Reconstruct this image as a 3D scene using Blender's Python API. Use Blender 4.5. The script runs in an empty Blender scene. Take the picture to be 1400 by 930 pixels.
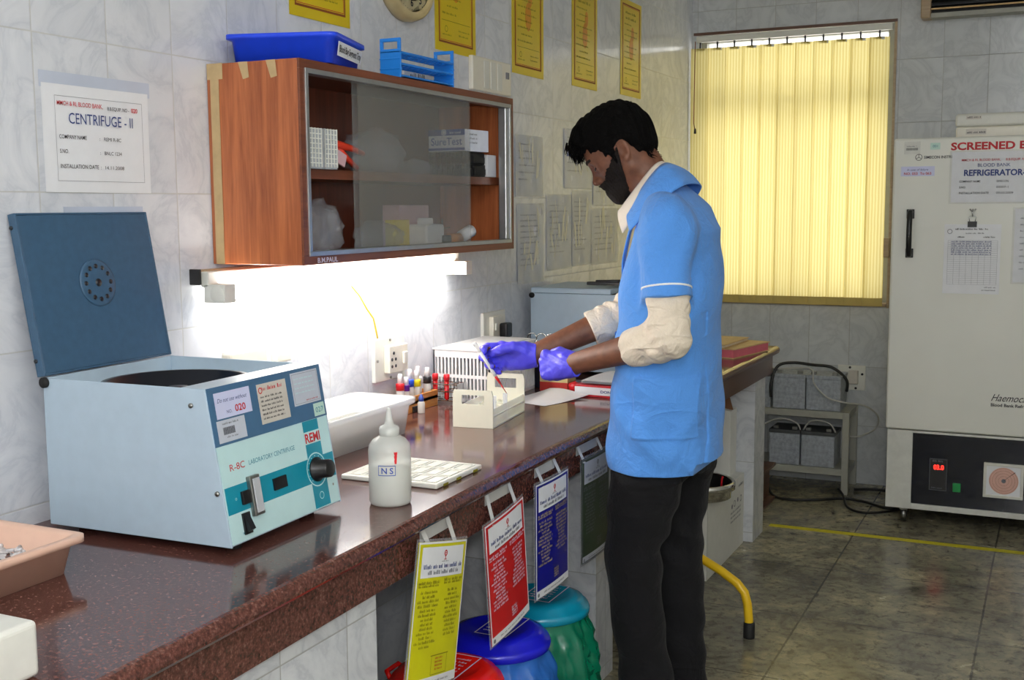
import bpy, math, random
import numpy as np
from mathutils import Vector, Matrix, noise
PI = math.pi
R = math.radians
SC = bpy.context.scene
COL = SC.collection
rnd = random.Random(7)


# ------------------------------------------------------------------ node materials
def srgb(r, g, b):
    f = lambda c: c / 12.92 if c <= .04045 else ((c + .055) / 1.055) ** 2.4
    return (f(r / 255), f(g / 255), f(b / 255), 1)


class NT:
    def __init__(self, name):
        self.m = bpy.data.materials.new(name)
        self.m.use_nodes = True
        self.t = self.m.node_tree
        self.b = self.t.nodes['Principled BSDF']
        self.out = self.t.nodes['Material Output']

    def n(self, kind, **kw):
        nd = self.t.nodes.new(kind)
        for k, v in kw.items():
            setattr(nd, k, v)
        return nd

    def l(self, a, b):
        self.t.links.new(a, b)

    def setin(self, nd, i, v):
        if hasattr(v, 'is_output'):
            self.l(v, nd.inputs[i])
        else:
            nd.inputs[i].default_value = v

    def math(self, op, a, b=0.0, c=None):
        nd = self.n('ShaderNodeMath', operation=op)
        self.setin(nd, 0, a)
        self.setin(nd, 1, b)
        if c is not None:
            self.setin(nd, 2, c)
        return nd.outputs[0]

    def noise(self, vec, scale, detail=4, rough=.55, dist=0.0):
        nd = self.n('ShaderNodeTexNoise')
        if vec is not None:
            self.l(vec, nd.inputs['Vector'])
        nd.inputs['Scale'].default_value = scale
        nd.inputs['Detail'].default_value = detail
        nd.inputs['Roughness'].default_value = rough
        nd.inputs['Distortion'].default_value = dist
        return nd

    def ramp(self, fac, stops):
        nd = self.n('ShaderNodeValToRGB')
        el = nd.color_ramp.elements
        while len(el) < len(stops):
            el.new(.5)
        for e, (p, c) in zip(el, stops):
            e.position = p
            e.color = c if len(c) == 4 else (*c, 1)
        self.l(fac, nd.inputs[0])
        return nd.outputs[0]

    def mix(self, fac, a, b, blend='MIX'):
        nd = self.n('ShaderNodeMix', data_type='RGBA', blend_type=blend)
        self.setin(nd, 0, fac)
        self.setin(nd, 6, a)
        self.setin(nd, 7, b)
        return nd.outputs[2]

    def obj(self):
        return self.n('ShaderNodeTexCoord').outputs['Object']

    def sep(self, v):
        nd = self.n('ShaderNodeSeparateXYZ')
        self.l(v, nd.inputs[0])
        return nd.outputs

    def scalevec(self, v, s):
        nd = self.n('ShaderNodeMapping')
        nd.inputs['Scale'].default_value = s
        self.l(v, nd.inputs[0])
        return nd.outputs[0]

    def bump(self, h, strength=.3, dist=.01):
        nd = self.n('ShaderNodeBump')
        nd.inputs['Strength'].default_value = strength
        nd.inputs['Distance'].default_value = dist
        self.l(h, nd.inputs['Height'])
        self.l(nd.outputs[0], self.b.inputs['Normal'])

    def set(self, **kw):
        for k, v in kw.items():
            i = {'color': 'Base Color', 'rough': 'Roughness', 'metal': 'Metallic', 'spec': 'Specular IOR Level', 'alpha': 'Alpha',
                 'trans': 'Transmission Weight', 'ior': 'IOR', 'coat': 'Coat Weight', 'sss': 'Subsurface Weight', 'sheen': 'Sheen Weight',
                 'emit': 'Emission Color', 'estr': 'Emission Strength'}[k]
            if hasattr(v, 'is_output'):
                self.l(v, self.b.inputs[i])
            else:
                self.b.inputs[i].default_value = v
        return self


M = {}


def plain(name, rgb, rough=.5, metal=0.0, var=.06, scale=30, bump=0.0, **kw):
    """Even coloured material with slight procedural mottling."""
    t = NT(name)
    c = srgb(*rgb)
    nz = t.noise(t.obj(), scale, 3)
    lo = tuple(max(0, x * (1 - var)) for x in c[:3]) + (1,)
    hi = tuple(min(1, x * (1 + var)) for x in c[:3]) + (1,)
    t.set(color=t.ramp(nz.outputs[0], [(.3, lo), (.7, hi)]), rough=rough, metal=metal, **kw)
    if bump:
        t.bump(nz.outputs[0], bump, .004)
    M[name] = t.m
    return t.m


def emitter(name, rgb, strength):
    t = NT(name)
    t.set(color=(*srgb(*rgb)[:3], 1), emit=srgb(*rgb), estr=strength, rough=.4)
    M[name] = t.m
    return t.m


# ------------------------------------------------------------------ mesh builder
class MB:
    def __init__(self):
        self.v, self.f, self.mi, self.sm, self.mats = [], [], [], [], []

    def mid(self, m):
        if m not in self.mats:
            self.mats.append(m)
        return self.mats.index(m)

    def add(self, verts, faces, mat, smooth=False, mx=None):
        o = len(self.v)
        k = self.mid(mat)
        for p in verts:
            p = Vector(p)
            self.v.append(mx @ p if mx is not None else p)
        for f in faces:
            self.f.append(tuple(i + o for i in f))
            self.mi.append(k)
            self.sm.append(smooth)
        return self

    def box(self, x0, x1, y0, y1, z0, z1, mat, mx=None):
        v = [(x0, y0, z0), (x1, y0, z0), (x1, y1, z0), (x0, y1, z0), (x0, y0, z1), (x1, y0, z1), (x1, y1, z1), (x0, y1, z1)]
        f = [(3, 2, 1, 0), (4, 5, 6, 7), (0, 1, 5, 4), (1, 2, 6, 5), (2, 3, 7, 6), (3, 0, 4, 7)]
        return self.add(v, f, mat, mx=mx)

    def prism(self, poly, axis, a, b, mat, mx=None):
        """Extrude a 2D polygon along axis (0,1,2) from a to b. poly coords are the two remaining axes in order."""
        n = len(poly)

        def mk(p, w):
            q = list(p)
            q.insert(axis, w)
            return tuple(q)
        v = [mk(p, a) for p in poly] + [mk(p, b) for p in poly]
        f = [tuple(range(n))[::-1], tuple(range(n, 2 * n))] + [(i, (i + 1) % n, n + (i + 1) % n, n + i) for i in range(n)]
        return self.add(v, f, mat, mx=mx)

    def rings(self, rings, mat, caps=True, smooth=True, mx=None, closed=False):
        n = len(rings[0])
        v = [p for r in rings for p in r]
        f = []
        m = len(rings)
        for i in range(m if closed else m - 1):
            a, b = i * n, ((i + 1) % m) * n
            f += [(a + j, a + (j + 1) % n, b + (j + 1) % n, b + j) for j in range(n)]
        if caps and not closed:
            f += [tuple(range(n))[::-1], tuple(range((m - 1) * n, m * n))]
        return self.add(v, f, mat, smooth, mx)

    def lathe(self, prof, mat, seg=32, mx=None, smooth=True, caps=True):
        """prof: list of (radius, z) about local z."""
        rs = [[(max(r, 1e-4) * math.cos(2 * PI * j / seg), max(r, 1e-4) * math.sin(2 * PI * j / seg), z) for j in range(seg)] for r, z in prof]
        return self.rings(rs, mat, caps, smooth, mx)

    def cyl(self, p0, p1, r0, mat, r1=None, seg=16, smooth=True):
        return self.tube([p0, p1], r0, mat, seg, r_end=r1, smooth=smooth)

    def tube(self, pts, r, mat, seg=10, r_end=None, smooth=True, caps=True, closed=False):
        pts = [Vector(p) for p in pts]
        n = len(pts)
        rs = []
        up = None
        for i, p in enumerate(pts):
            if closed:
                d = pts[(i + 1) % n] - pts[i - 1]
            else:
                d = (pts[min(i + 1, n - 1)] - pts[max(i - 1, 0)])
            d.normalize()
            if up is None:
                up = Vector((0, 0, 1)) if abs(d.z) < .9 else Vector((1, 0, 0))
            s = d.cross(up)
            s.normalize()
            up = s.cross(d)
            rr = r if r_end is None else r + (r_end - r) * i / (n - 1)
            rs.append([p + (s * math.cos(2 * PI * j / seg) + up * math.sin(2 * PI * j / seg)) * rr for j in range(seg)])
        return self.rings(rs, mat, caps, smooth, closed=closed)

    def grid(self, fn, nu, nv, mat, smooth=True):
        v = [fn(i / nu, j / nv) for j in range(nv + 1) for i in range(nu + 1)]
        w = nu + 1
        f = [(j * w + i, j * w + i + 1, (j + 1) * w + i + 1, (j + 1) * w + i) for j in range(nv) for i in range(nu)]
        return self.add(v, f, mat, smooth)

    def frame(self, u0, u1, v0, v1, t, w0, w1, axis, mat):
        """Rectangular frame (outer u0..u1, v0..v1, bar t) of thickness w0..w1 along axis."""
        for a in ((u0, u1, v0, v0 + t), (u0, u1, v1 - t, v1), (u0, u0 + t, v0 + t, v1 - t), (u1 - t, u1, v0 + t, v1 - t)):
            self.prism([(a[0], a[2]), (a[1], a[2]), (a[1], a[3]), (a[0], a[3])], axis, w0, w1, mat)
        return self

    def build(self, name, parent=None, bevel=0.0, seg=2, solid=0.0, loc=None):
        me = bpy.data.meshes.new(name)
        base = Vector((0, 0, 0))
        me.from_pydata([tuple(p) for p in self.v], [], self.f)
        for m in self.mats:
            me.materials.append(M[m])
        me.polygons.foreach_set('material_index', self.mi)
        me.polygons.foreach_set('use_smooth', self.sm)
        me.update()
        o = bpy.data.objects.new(name, me)
        COL.objects.link(o)
        if parent is not None:
            o.parent = parent
        if loc is not None:
            o.location = loc
        if solid:
            md = o.modifiers.new('solid', 'SOLIDIFY')
            md.thickness = solid
            md.offset = 0
        if bevel:
            md = o.modifiers.new('bevel', 'BEVEL')
            md.width = bevel
            md.segments = seg
            md.limit_method = 'ANGLE'
            md.angle_limit = R(35)
            md.harden_normals = False
        return o


def tag(o, label, cat, group=None, kind=None):
    o['label'] = label
    o['category'] = cat
    if group:
        o['group'] = group
    if kind:
        o['kind'] = kind
    return o


def thing(name, label, cat, loc=(0, 0, 0), rz=0.0, group=None):
    o = bpy.data.objects.new(name, None)
    o.empty_display_size = .05
    COL.objects.link(o)
    o.location = loc
    o.rotation_euler = (0, 0, rz)
    return tag(o, label, cat, group)


def struct(o):
    o['kind'] = 'structure'
    return o


def dup(root, loc=None, rz=None, label=None, group=None):
    kids = {}
    for ob in COL.objects:
        if ob.parent is not None:
            kids.setdefault(ob.parent, []).append(ob)

    def cp(o, parent):
        c = o.copy()
        COL.objects.link(c)
        c.parent = parent
        for k in kids.get(o, []):
            cp(k, c)
        return c
    r = cp(root, None)
    if loc is not None:
        r.location = loc
    if rz is not None:
        r.rotation_euler = (0, 0, rz)
    if label:
        r['label'] = label
    if group:
        r['group'] = group
    return r


# ------------------------------------------------------------------ flat print (text, rules, emblems) lying on a sheet
_tc = {}


def text_mesh(s, bold=0.0, shear=0.0):
    key = (s, bold, shear)
    if key not in _tc:
        cu = bpy.data.curves.new('letters', 'FONT')
        cu.body = s
        cu.size = 1
        cu.offset = bold
        cu.shear = shear
        cu.resolution_u = 3
        ob = bpy.data.objects.new('letters', cu)
        me = ob.to_mesh()
        vs = [tuple(v.co) for v in me.vertices]
        fs = [tuple(p.vertices) for p in me.polygons]
        ob.to_mesh_clear()
        bpy.data.objects.remove(ob)
        bpy.data.curves.remove(cu)
        if vs:
            x0 = min(v[0] for v in vs)
            x1 = max(v[0] for v in vs)
            y1 = max(v[1] for v in vs)
        else:
            x0, x1, y1 = 0, 1, 1
        _tc[key] = (vs, fs, x0, x1, y1)
    return _tc[key]


class Sheet:
    """A thin sheet with print: local u (right), v (up), n (towards the reader)."""

    def __init__(self, O, u, v, mb=None):
        self.O, self.u, self.v = Vector(O), Vector(u).normalized(), Vector(v).normalized()
        self.n = self.u.cross(self.v)
        self.mb = mb or MB()
        self.warp = None

    def pt(self, a, b, h):
        if self.warp:
            h = h + self.warp(a, b)
        return self.O + self.u * a + self.v * b + self.n * h

    def slab(self, a0, a1, b0, b1, h0, h1, mat, nu=1, nv=1):
        if nu == 1 and nv == 1:
            v = [self.pt(a, b, h) for h in (h0, h1) for a, b in ((a0, b0), (a1, b0), (a1, b1), (a0, b1))]
            f = [(3, 2, 1, 0), (4, 5, 6, 7), (0, 1, 5, 4), (1, 2, 6, 5), (2, 3, 7, 6), (3, 0, 4, 7)]
            self.mb.add(v, f, mat)
        else:
            for h, flip in ((h1, 0), (h0, 1)):
                w = nu + 1
                v = [self.pt(a0 + (a1 - a0) * i / nu, b0 + (b1 - b0) * j / nv, h) for j in range(nv + 1) for i in range(nu + 1)]
                f = [(j * w + i, j * w + i + 1, (j + 1) * w + i + 1, (j + 1) * w + i) for j in range(nv) for i in range(nu)]
                if flip:
                    f = [q[::-1] for q in f]
                self.mb.add(v, f, mat, True)
        return self

    def quad(self, a0, a1, b0, b1, mat, h=.0008, n=1):
        for i in range(n):
            x0, x1 = a0 + (a1 - a0) * i / n, a0 + (a1 - a0) * (i + 1) / n
            self.mb.add([self.pt(x0, b0, h), self.pt(x1, b0, h), self.pt(x1, b1, h), self.pt(x0, b1, h)], [(0, 1, 2, 3)], mat)
        return self

    def frame(self, a0, a1, b0, b1, t, mat, h=.0008):
        self.quad(a0, a1, b0, b0 + t, mat, h)
        self.quad(a0, a1, b1 - t, b1, mat, h)
        self.quad(a0, a0 + t, b0 + t, b1 - t, mat, h)
        self.quad(a1 - t, a1, b0 + t, b1 - t, mat, h)
        return self

    def text(self, s, a, b, size, mat, width=None, align='L', bold=0.0, h=.001, shear=0.0):
        """size: cap height. width: squeeze or stretch the line to this width."""
        vs, fs, x0, x1, y1 = text_mesh(s, bold, shear)
        sy = size / .7
        sx = width / (x1 - x0) if width else sy
        w = (x1 - x0) * sx
        off = {'L': 0, 'C': -w / 2, 'R': -w}[align]
        self.mb.add([self.pt(a + off + (p[0] - x0) * sx, b + p[1] * sy, h) for p in vs], fs, mat)
        return self

    def scribble(self, a0, a1, b, size, mat, seed=0, fill=.9, h=.001):
        """A line of print too small to read: short strokes grouped in words."""
        r = random.Random(seed)
        x = a0
        end = a0 + (a1 - a0) * fill
        while x < end:
            wl = size * r.uniform(1.5, 5)
            e = min(x + wl, end)
            while x < e:
                cw = size * r.choice((.16, .16, .3, .42))
                hh = size * r.choice((.7, .7, .75, 1, 1.1))
                self.quad(x, min(x + cw, e), b, b + hh, mat, h)
                x += cw + size * .2
            x += size * .5
        return self

    def disc(self, a, b, r, mat, h=.001, seg=20, ry=None):
        ry = ry or r
        v = [self.pt(a + r * math.cos(2 * PI * i / seg), b + ry * math.sin(2 * PI * i / seg), h) for i in range(seg)]
        self.mb.add(v, [tuple(range(seg))], mat)
        return self

    def ring(self, a, b, r0, r1, mat, h=.001, seg=28):
        v = []
        for i in range(seg):
            c, s = math.cos(2 * PI * i / seg), math.sin(2 * PI * i / seg)
            v += [self.pt(a + r0 * c, b + r0 * s, h), self.pt(a + r1 * c, b + r1 * s, h)]
        self.mb.add(v, [(2 * i, 2 * i + 1, (2 * i + 3) % (2 * seg), (2 * i + 2) % (2 * seg)) for i in range(seg)], mat)
        return self

    def build(self, name, parent=None, **kw):
        return self.mb.build(name, parent, **kw)


# ------------------------------------------------------------------ organic surfaces: distance fields meshed with surface nets
class Field:
    def __init__(self, lo, hi, res):
        self.lo = np.array(lo, np.float32)
        self.res = res
        self.n = np.ceil((np.array(hi) - self.lo) / res).astype(int) + 1
        self.d = np.full(self.n, .5, np.float32)

    def _win(self, lo, hi):
        a = np.clip(np.floor((np.array(lo) - self.lo) / self.res).astype(int), 0, self.n)
        b = np.clip(np.ceil((np.array(hi) - self.lo) / self.res).astype(int) + 1, 0, self.n)
        return tuple(slice(i, j) for i, j in zip(a, b))

    def pts(self, w):
        ax = [self.lo[i] + self.res * np.arange(w[i].start, w[i].stop, dtype=np.float32) for i in range(3)]
        return np.meshgrid(*ax, indexing='ij', sparse=True)

    def add(self, fn, lo, hi, k=.0, op='add'):
        pad = .02 + k
        w = self._win(np.array(lo) - pad, np.array(hi) + pad)
        if any(s.stop <= s.start for s in w):
            return self
        P = self.pts(w)
        p = fn(*P).astype(np.float32)
        d = self.d[w]
        if op == 'add':
            if k > 0:
                h = np.clip(.5 + .5 * (d - p) / k, 0, 1)
                self.d[w] = d * (1 - h) + p * h - k * h * (1 - h)
            else:
                self.d[w] = np.minimum(d, p)
        elif op == 'sub':
            if k > 0:
                h = np.clip(.5 - .5 * (d + p) / k, 0, 1)
                self.d[w] = d * (1 - h) - p * h + k * h * (1 - h)
            else:
                self.d[w] = np.maximum(d, -p)
        elif op == 'and':
            self.d[w] = np.maximum(d, p)
        elif op == 'off':
            self.d[w] = d + p
        return self

    def cap(self, a, b, ra, rb=None, k=.0, op='add', flat=None):
        """Tapered capsule; flat=(axis vector, factor) squashes it along that axis."""
        rb = ra if rb is None else rb
        a, b = np.array(a, float), np.array(b, float)
        r = max(ra, rb)

        def fn(x, y, z):
            ba = b - a
            L = max(float(ba @ ba), 1e-9)
            px, py, pz = x - a[0], y - a[1], z - a[2]
            t = np.clip((px * ba[0] + py * ba[1] + pz * ba[2]) / L, 0, 1)
            qx, qy, qz = px - t * ba[0], py - t * ba[1], pz - t * ba[2]
            if flat is not None:
                ax, s = np.array(flat[0], float), flat[1]
                ax = ax / np.linalg.norm(ax)
                c = (qx * ax[0] + qy * ax[1] + qz * ax[2]) * (1 / s - 1)
                qx, qy, qz = qx + c * ax[0], qy + c * ax[1], qz + c * ax[2]
            return np.sqrt(qx * qx + qy * qy + qz * qz) - (ra + (rb - ra) * t)
        return self.add(fn, np.minimum(a, b) - r, np.maximum(a, b) + r, k, op)

    def ell(self, c, axes, rad, k=.0, op='add'):
        """Ellipsoid with orthonormal axes (3 vectors) and radii."""
        c = np.array(c, float)
        A = np.array(axes, float)
        r = max(rad)

        def fn(x, y, z):
            px, py, pz = x - c[0], y - c[1], z - c[2]
            q = [(px * A[i][0] + py * A[i][1] + pz * A[i][2]) for i in range(3)]
            k0 = np.sqrt(sum((q[i] / rad[i]) ** 2 for i in range(3)))
            k1 = np.sqrt(sum((q[i] / rad[i] ** 2) ** 2 for i in range(3))) + 1e-6
            return k0 * (k0 - 1) / k1
        return self.add(fn, c - r, c + r, k, op)

    def mesh(self, name, mat, parent=None):
        d = self.d
        s = d < 0
        n = d.shape
        cnt = np.zeros([i - 1 for i in n], np.uint8)
        for i in (0, 1):
            for j in (0, 1):
                for k in (0, 1):
                    cnt += s[i:n[0] - 1 + i, j:n[1] - 1 + j, k:n[2] - 1 + k]
        act = np.argwhere((cnt > 0) & (cnt < 8))
        idx = np.full(cnt.shape, -1, np.int32)
        idx[act[:, 0], act[:, 1], act[:, 2]] = np.arange(len(act))
        acc = np.zeros((len(act), 3))
        num = np.zeros(len(act))
        cor = [(i, j, k) for i in (0, 1) for j in (0, 1) for k in (0, 1)]
        for c0 in cor:
            for ax in range(3):
                if c0[ax]:
                    continue
                c1 = list(c0)
                c1[ax] = 1
                a = d[act[:, 0] + c0[0], act[:, 1] + c0[1], act[:, 2] + c0[2]].astype(float)
                b = d[act[:, 0] + c1[0], act[:, 1] + c1[1], act[:, 2] + c1[2]].astype(float)
                x = (a < 0) != (b < 0)
                t = np.where(x, a / np.where(x, a - b, 1), 0)
                p = np.tile(np.array(c0, float), (len(act), 1))
                p[:, ax] += t
                acc += np.where(x[:, None], p, 0)
                num += x
        v = self.lo + self.res * (act + acc / num[:, None])
        faces = []
        for ax in range(3):
            o1, o2 = [(1, 2), (2, 0), (0, 1)][ax]
            sl = [slice(1, m - 1) for m in n]
            sl[ax] = slice(0, n[ax] - 1)
            A = s[tuple(sl)]
            sl2 = list(sl)
            sl2[ax] = slice(1, n[ax])
            B = s[tuple(sl2)]
            e = np.argwhere(A != B)
            org = np.array([0 if q == ax else 1 for q in range(3)])
            e = e + org
            fl = s[e[:, 0], e[:, 1], e[:, 2]]
            q = []
            for da, db in ((0, 0), (1, 0), (1, 1), (0, 1)):
                g = e.copy()
                g[:, o1] -= da
                g[:, o2] -= db
                q.append(idx[g[:, 0], g[:, 1], g[:, 2]])
            q = np.stack(q, 1)
            q[~fl] = q[~fl][:, ::-1]
            faces.append(q)
        f = np.concatenate(faces)
        f = f[(f >= 0).all(1)]
        me = bpy.data.meshes.new(name)
        me.vertices.add(len(v))
        me.vertices.foreach_set('co', v.astype(np.float32).ravel())
        me.loops.add(len(f) * 4)
        me.loops.foreach_set('vertex_index', f.astype(np.int32).ravel())
        me.polygons.add(len(f))
        me.polygons.foreach_set('loop_start', np.arange(0, len(f) * 4, 4, dtype=np.int32))
        me.polygons.foreach_set('use_smooth', np.ones(len(f), bool))
        me.update(calc_edges=True)
        me.validate()
        me.materials.append(M[mat])
        o = bpy.data.objects.new(name, me)
        COL.objects.link(o)
        if parent is not None:
            o.parent = parent
        return o
# ------------------------------------------------------------------ materials
def tile_mat(name, axis, off_u, size_u, off_v, size_v, base, vein, rough=.16, grout=(150, 150, 146)):
    t = NT(name)
    P = t.obj()
    s = t.sep(P)
    u = t.math('DIVIDE', t.math('SUBTRACT', s[axis], off_u), size_u)
    v = t.math('DIVIDE', t.math('SUBTRACT', s[2], off_v), size_v)
    fu, fv = t.math('FRACT', u), t.math('FRACT', v)
    du = t.math('MULTIPLY', t.math('MINIMUM', fu, t.math('SUBTRACT', 1.0, fu)), size_u)
    dv = t.math('MULTIPLY', t.math('MINIMUM', fv, t.math('SUBTRACT', 1.0, fv)), size_v)
    d = t.math('MINIMUM', du, dv)
    joint = t.math('LESS_THAN', d, .0014)
    cell = t.n('ShaderNodeCombineXYZ')
    t.l(t.math('FLOOR', u), cell.inputs[0])
    t.l(t.math('FLOOR', v), cell.inputs[1])
    wn = t.n('ShaderNodeTexWhiteNoise', noise_dimensions='3D')
    t.l(cell.outputs[0], wn.inputs['Vector'])
    ofs = t.n('ShaderNodeVectorMath', operation='MULTIPLY_ADD')
    t.l(wn.outputs['Color'], ofs.inputs[0])
    ofs.inputs[1].default_value = (3, 3, 3)
    t.l(P, ofs.inputs[2])
    n1 = t.noise(ofs.outputs[0], 6, 6, .62, 1.1)
    vein_f = t.math('ABSOLUTE', t.math('SUBTRACT', n1.outputs[0], .5))
    n2 = t.noise(ofs.outputs[0], 4, 5, .6, .6)
    c1 = t.ramp(vein_f, [(0, srgb(*vein)), (.035, tuple(.5 * (a + b) for a, b in zip(srgb(*vein), srgb(*base)))), (.12, srgb(*base))])
    c2 = t.mix(t.math('MULTIPLY', n2.outputs[0], .55), c1, srgb(*[x * .86 for x in base]))
    tint = t.math('MULTIPLY_ADD', wn.outputs['Value'], .08, .95)
    c3 = t.mix(1.0, c2, tint, 'MULTIPLY')
    t.set(color=t.mix(t.math('MULTIPLY', joint, .75), c3, srgb(*grout)), rough=t.math('MULTIPLY_ADD', joint, .5, rough), spec=.5)
    edge = t.math('MINIMUM', t.math('DIVIDE', d, .003), 1.0)
    und = t.math('MULTIPLY_ADD', t.noise(P, 3, 1).outputs[0], .25, edge)
    t.bump(und, .25, .002)
    M[name] = t.m


tile_mat('wall_tile', 1, 1.61, .19, .836, .3, (232, 235, 241), (208, 213, 222), grout=(190, 190, 186))
tile_mat('back_tile', 0, 1.03, .2, .296, .3, (212, 216, 219), (190, 195, 200))
tile_mat('pier_tile', 1, 1.50, .2, .34, .3, (225, 228, 232), (196, 200, 208))
tile_mat('pier_end_tile', 0, .12, .5, .28, .3, (218, 220, 224), (196, 200, 208))

# polished reddish granite
t = NT('granite')
P = t.obj()
vo = t.n('ShaderNodeTexVoronoi')
vo.inputs['Scale'].default_value = 210
t.l(P, vo.inputs['Vector'])
n1 = t.noise(P, 130, 4, .7)
n2 = t.noise(P, 18, 3)
cA = t.ramp(n1.outputs[0], [(.34, srgb(44, 28, 26)), (.47, srgb(100, 58, 50)), (.58, srgb(134, 86, 74)), (.70, srgb(160, 128, 118))])
cB = t.mix(t.math('MULTIPLY', vo.outputs['Distance'], .8), cA, srgb(62, 38, 35))
t.set(color=t.mix(t.math('MULTIPLY', n2.outputs[0], .5), cB, srgb(84, 52, 46)), rough=t.math('MULTIPLY_ADD', n2.outputs[0], .14, .045), spec=.75)
M['granite'] = t.m

# worn stone floor
t = NT('stone_floor')
P = t.obj()
s = t.sep(P)
dd = []
ce = t.n('ShaderNodeCombineXYZ')
for ax, off, size, k in ((0, 1.02, .56, 0), (1, 3.86, .56, 1)):
    u = t.math('DIVIDE', t.math('SUBTRACT', s[ax], off), size)
    fu = t.math('FRACT', u)
    dd.append(t.math('MULTIPLY', t.math('MINIMUM', fu, t.math('SUBTRACT', 1.0, fu)), size))
    t.l(t.math('FLOOR', u), ce.inputs[k])
d = t.math('MINIMUM', dd[0], dd[1])
wn = t.n('ShaderNodeTexWhiteNoise', noise_dimensions='3D')
t.l(ce.outputs[0], wn.inputs['Vector'])
n1 = t.noise(P, 4.5, 10, .74, .5)
n2 = t.noise(P, 26, 6, .75, .4)
n3 = t.noise(t.scalevec(P, (1, 3.5, 1)), 7, 5, .65)
c = t.ramp(n1.outputs[0], [(.30, srgb(88, 84, 72)), (.42, srgb(124, 120, 104)), (.54, srgb(164, 158, 134)), (.66, srgb(208, 198, 160))])
c = t.mix(t.math('MULTIPLY', n3.outputs[0], .45), c, srgb(92, 88, 74))
c = t.mix(t.ramp(n2.outputs[0], [(.50, (0, 0, 0)), (.64, (.75, .75, .75))]), c, srgb(58, 54, 46))
c = t.mix(1.0, c, t.math('MULTIPLY_ADD', wn.outputs['Value'], .3, .82), 'MULTIPLY')
j = t.math('LESS_THAN', t.math('SUBTRACT', d, t.math('MULTIPLY', n2.outputs[0], .006)), .0005)
t.set(color=t.mix(t.math('MULTIPLY', j, .7), c, srgb(38, 35, 30)), rough=t.ramp(n1.outputs[0], [(.3, (.10,) * 3), (.7, (.30,) * 3)]), spec=.5)
t.bump(t.math('ADD', n2.outputs[0], t.math('MULTIPLY', j, -1.0)), .12, .004)
M['stone_floor'] = t.m

# laminate wood


def wood(name, c0, c1, axis=2, rough=.35, scale=1.0):
    t = NT(name)
    P = t.obj()
    sc = [26 * scale] * 3
    sc[axis] = 1.3 * scale
    n = t.noise(t.scalevec(P, sc), 1.6, 6, .62, .8)
    n2 = t.noise(t.scalevec(P, [x * 4 for x in sc]), 2, 3)
    f = t.math('MULTIPLY_ADD', n2.outputs[0], .3, t.math('MULTIPLY', n.outputs[0], .75))
    t.set(color=t.ramp(f, [(.32, srgb(*c0)), (.68, srgb(*c1))]), rough=rough)
    M[name] = t.m


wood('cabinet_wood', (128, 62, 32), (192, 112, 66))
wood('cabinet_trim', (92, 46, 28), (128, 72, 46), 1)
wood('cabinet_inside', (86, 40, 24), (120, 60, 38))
wood('rack_wood', (176, 112, 50), (222, 160, 84), 1)
wood('dark_wood', (70, 46, 34), (104, 72, 54), 0)
wood('pale_wood', (150, 128, 100), (178, 156, 126), 0)

plain('paint_white', (226, 226, 220), .6)
plain('ceiling_paint', (224, 222, 214), .8)
plain('centrifuge_grey', (176, 196, 212), .38, var=.03)
plain('centrifuge_blue', (58, 90, 118), .4, var=.07, scale=60)
plain('panel_blue', (66, 104, 138), .35)
plain('panel_pale', (196, 230, 232), .3, var=.02)
plain('panel_teal', (14, 140, 164), .3, var=.03)
plain('rotor_black', (18, 22, 32), .3)
plain('black_plastic', (18, 18, 20), .35)
plain('black_rubber', (20, 20, 20), .7)
plain('black_matt', (12, 12, 13), .6)
plain('dark_navy', (20, 24, 40), .4)
plain('steel', (196, 198, 200), .22, 1.0, var=.03)
plain('dull_steel', (150, 150, 146), .4, 1.0)
plain('aluminium', (188, 190, 190), .35, .85)
plain('chrome', (220, 220, 218), .08, 1.0, var=.02)
plain('paper', (234, 236, 240), .45, var=.02)
plain('paper_grey', (196, 202, 214), .35, var=.04)
plain('laminate_film', (196, 204, 220), .12, var=.05, scale=9)
plain('sticker_lilac', (206, 210, 240), .4, var=.02)
plain('sticker_pale_green', (196, 226, 214), .4, var=.02)
plain('sticker_buff', (206, 200, 190), .4, var=.05)
plain('ink_black', (32, 32, 38), .6)
plain('ink_grey', (112, 114, 122), .6)
plain('ink_red', (190, 34, 44), .6)
plain('ink_blue', (48, 66, 128), .6)
plain('ink_teal', (38, 130, 152), .6)
plain('ink_brown', (140, 72, 30), .6)
plain('ink_olive', (132, 128, 22), .6)
plain('ink_pale', (214, 206, 226), .6)
plain('ink_gold', (176, 160, 118), .6)
plain('poster_yellow', (220, 194, 28), .3, var=.05, scale=6)
plain('poster_orange', (222, 150, 26), .4)
plain('clock_rim', (196, 178, 132), .35)
plain('clock_face', (214, 202, 160), .4)
plain('blue_tray', (34, 74, 232), .35, var=.04)
plain('blue_rack', (28, 128, 220), .4, var=.04)
plain('tape_brown', (190, 164, 120), .45, var=.1)
plain('cream_plastic', (230, 226, 212), .35, var=.03)
plain('off_white', (222, 222, 214), .4, var=.03)
plain('tile_white', (232, 232, 222), .25, var=.02)
plain('acrylic_cream', (230, 230, 212), .25, var=.02)
plain('peach_plastic', (232, 192, 170), .4, var=.03)
plain('peach_rim', (236, 204, 184), .4, var=.03)
plain('yellow_paint', (240, 196, 34), .3, var=.03)
plain('yellow_line', (206, 196, 20), .5, var=.12, scale=50)
plain('sign_yellow', (214, 210, 18), .3, var=.03)
plain('sign_red', (196, 26, 30), .3, var=.06, scale=8)
plain('sign_blue', (20, 24, 132), .3, var=.05)
plain('sign_green', (40, 62, 40), .35, var=.1)
plain('lid_red', (228, 24, 16), .25, var=.03)
plain('lid_blue', (24, 26, 200), .25, var=.03)
plain('lid_teal', (10, 140, 172), .25, var=.03)
plain('fridge_white', (230, 231, 223), .38, var=.03, scale=3)
plain('fridge_trim', (218, 219, 212), .4)
plain('glass_dark', (10, 14, 28), .08)
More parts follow.
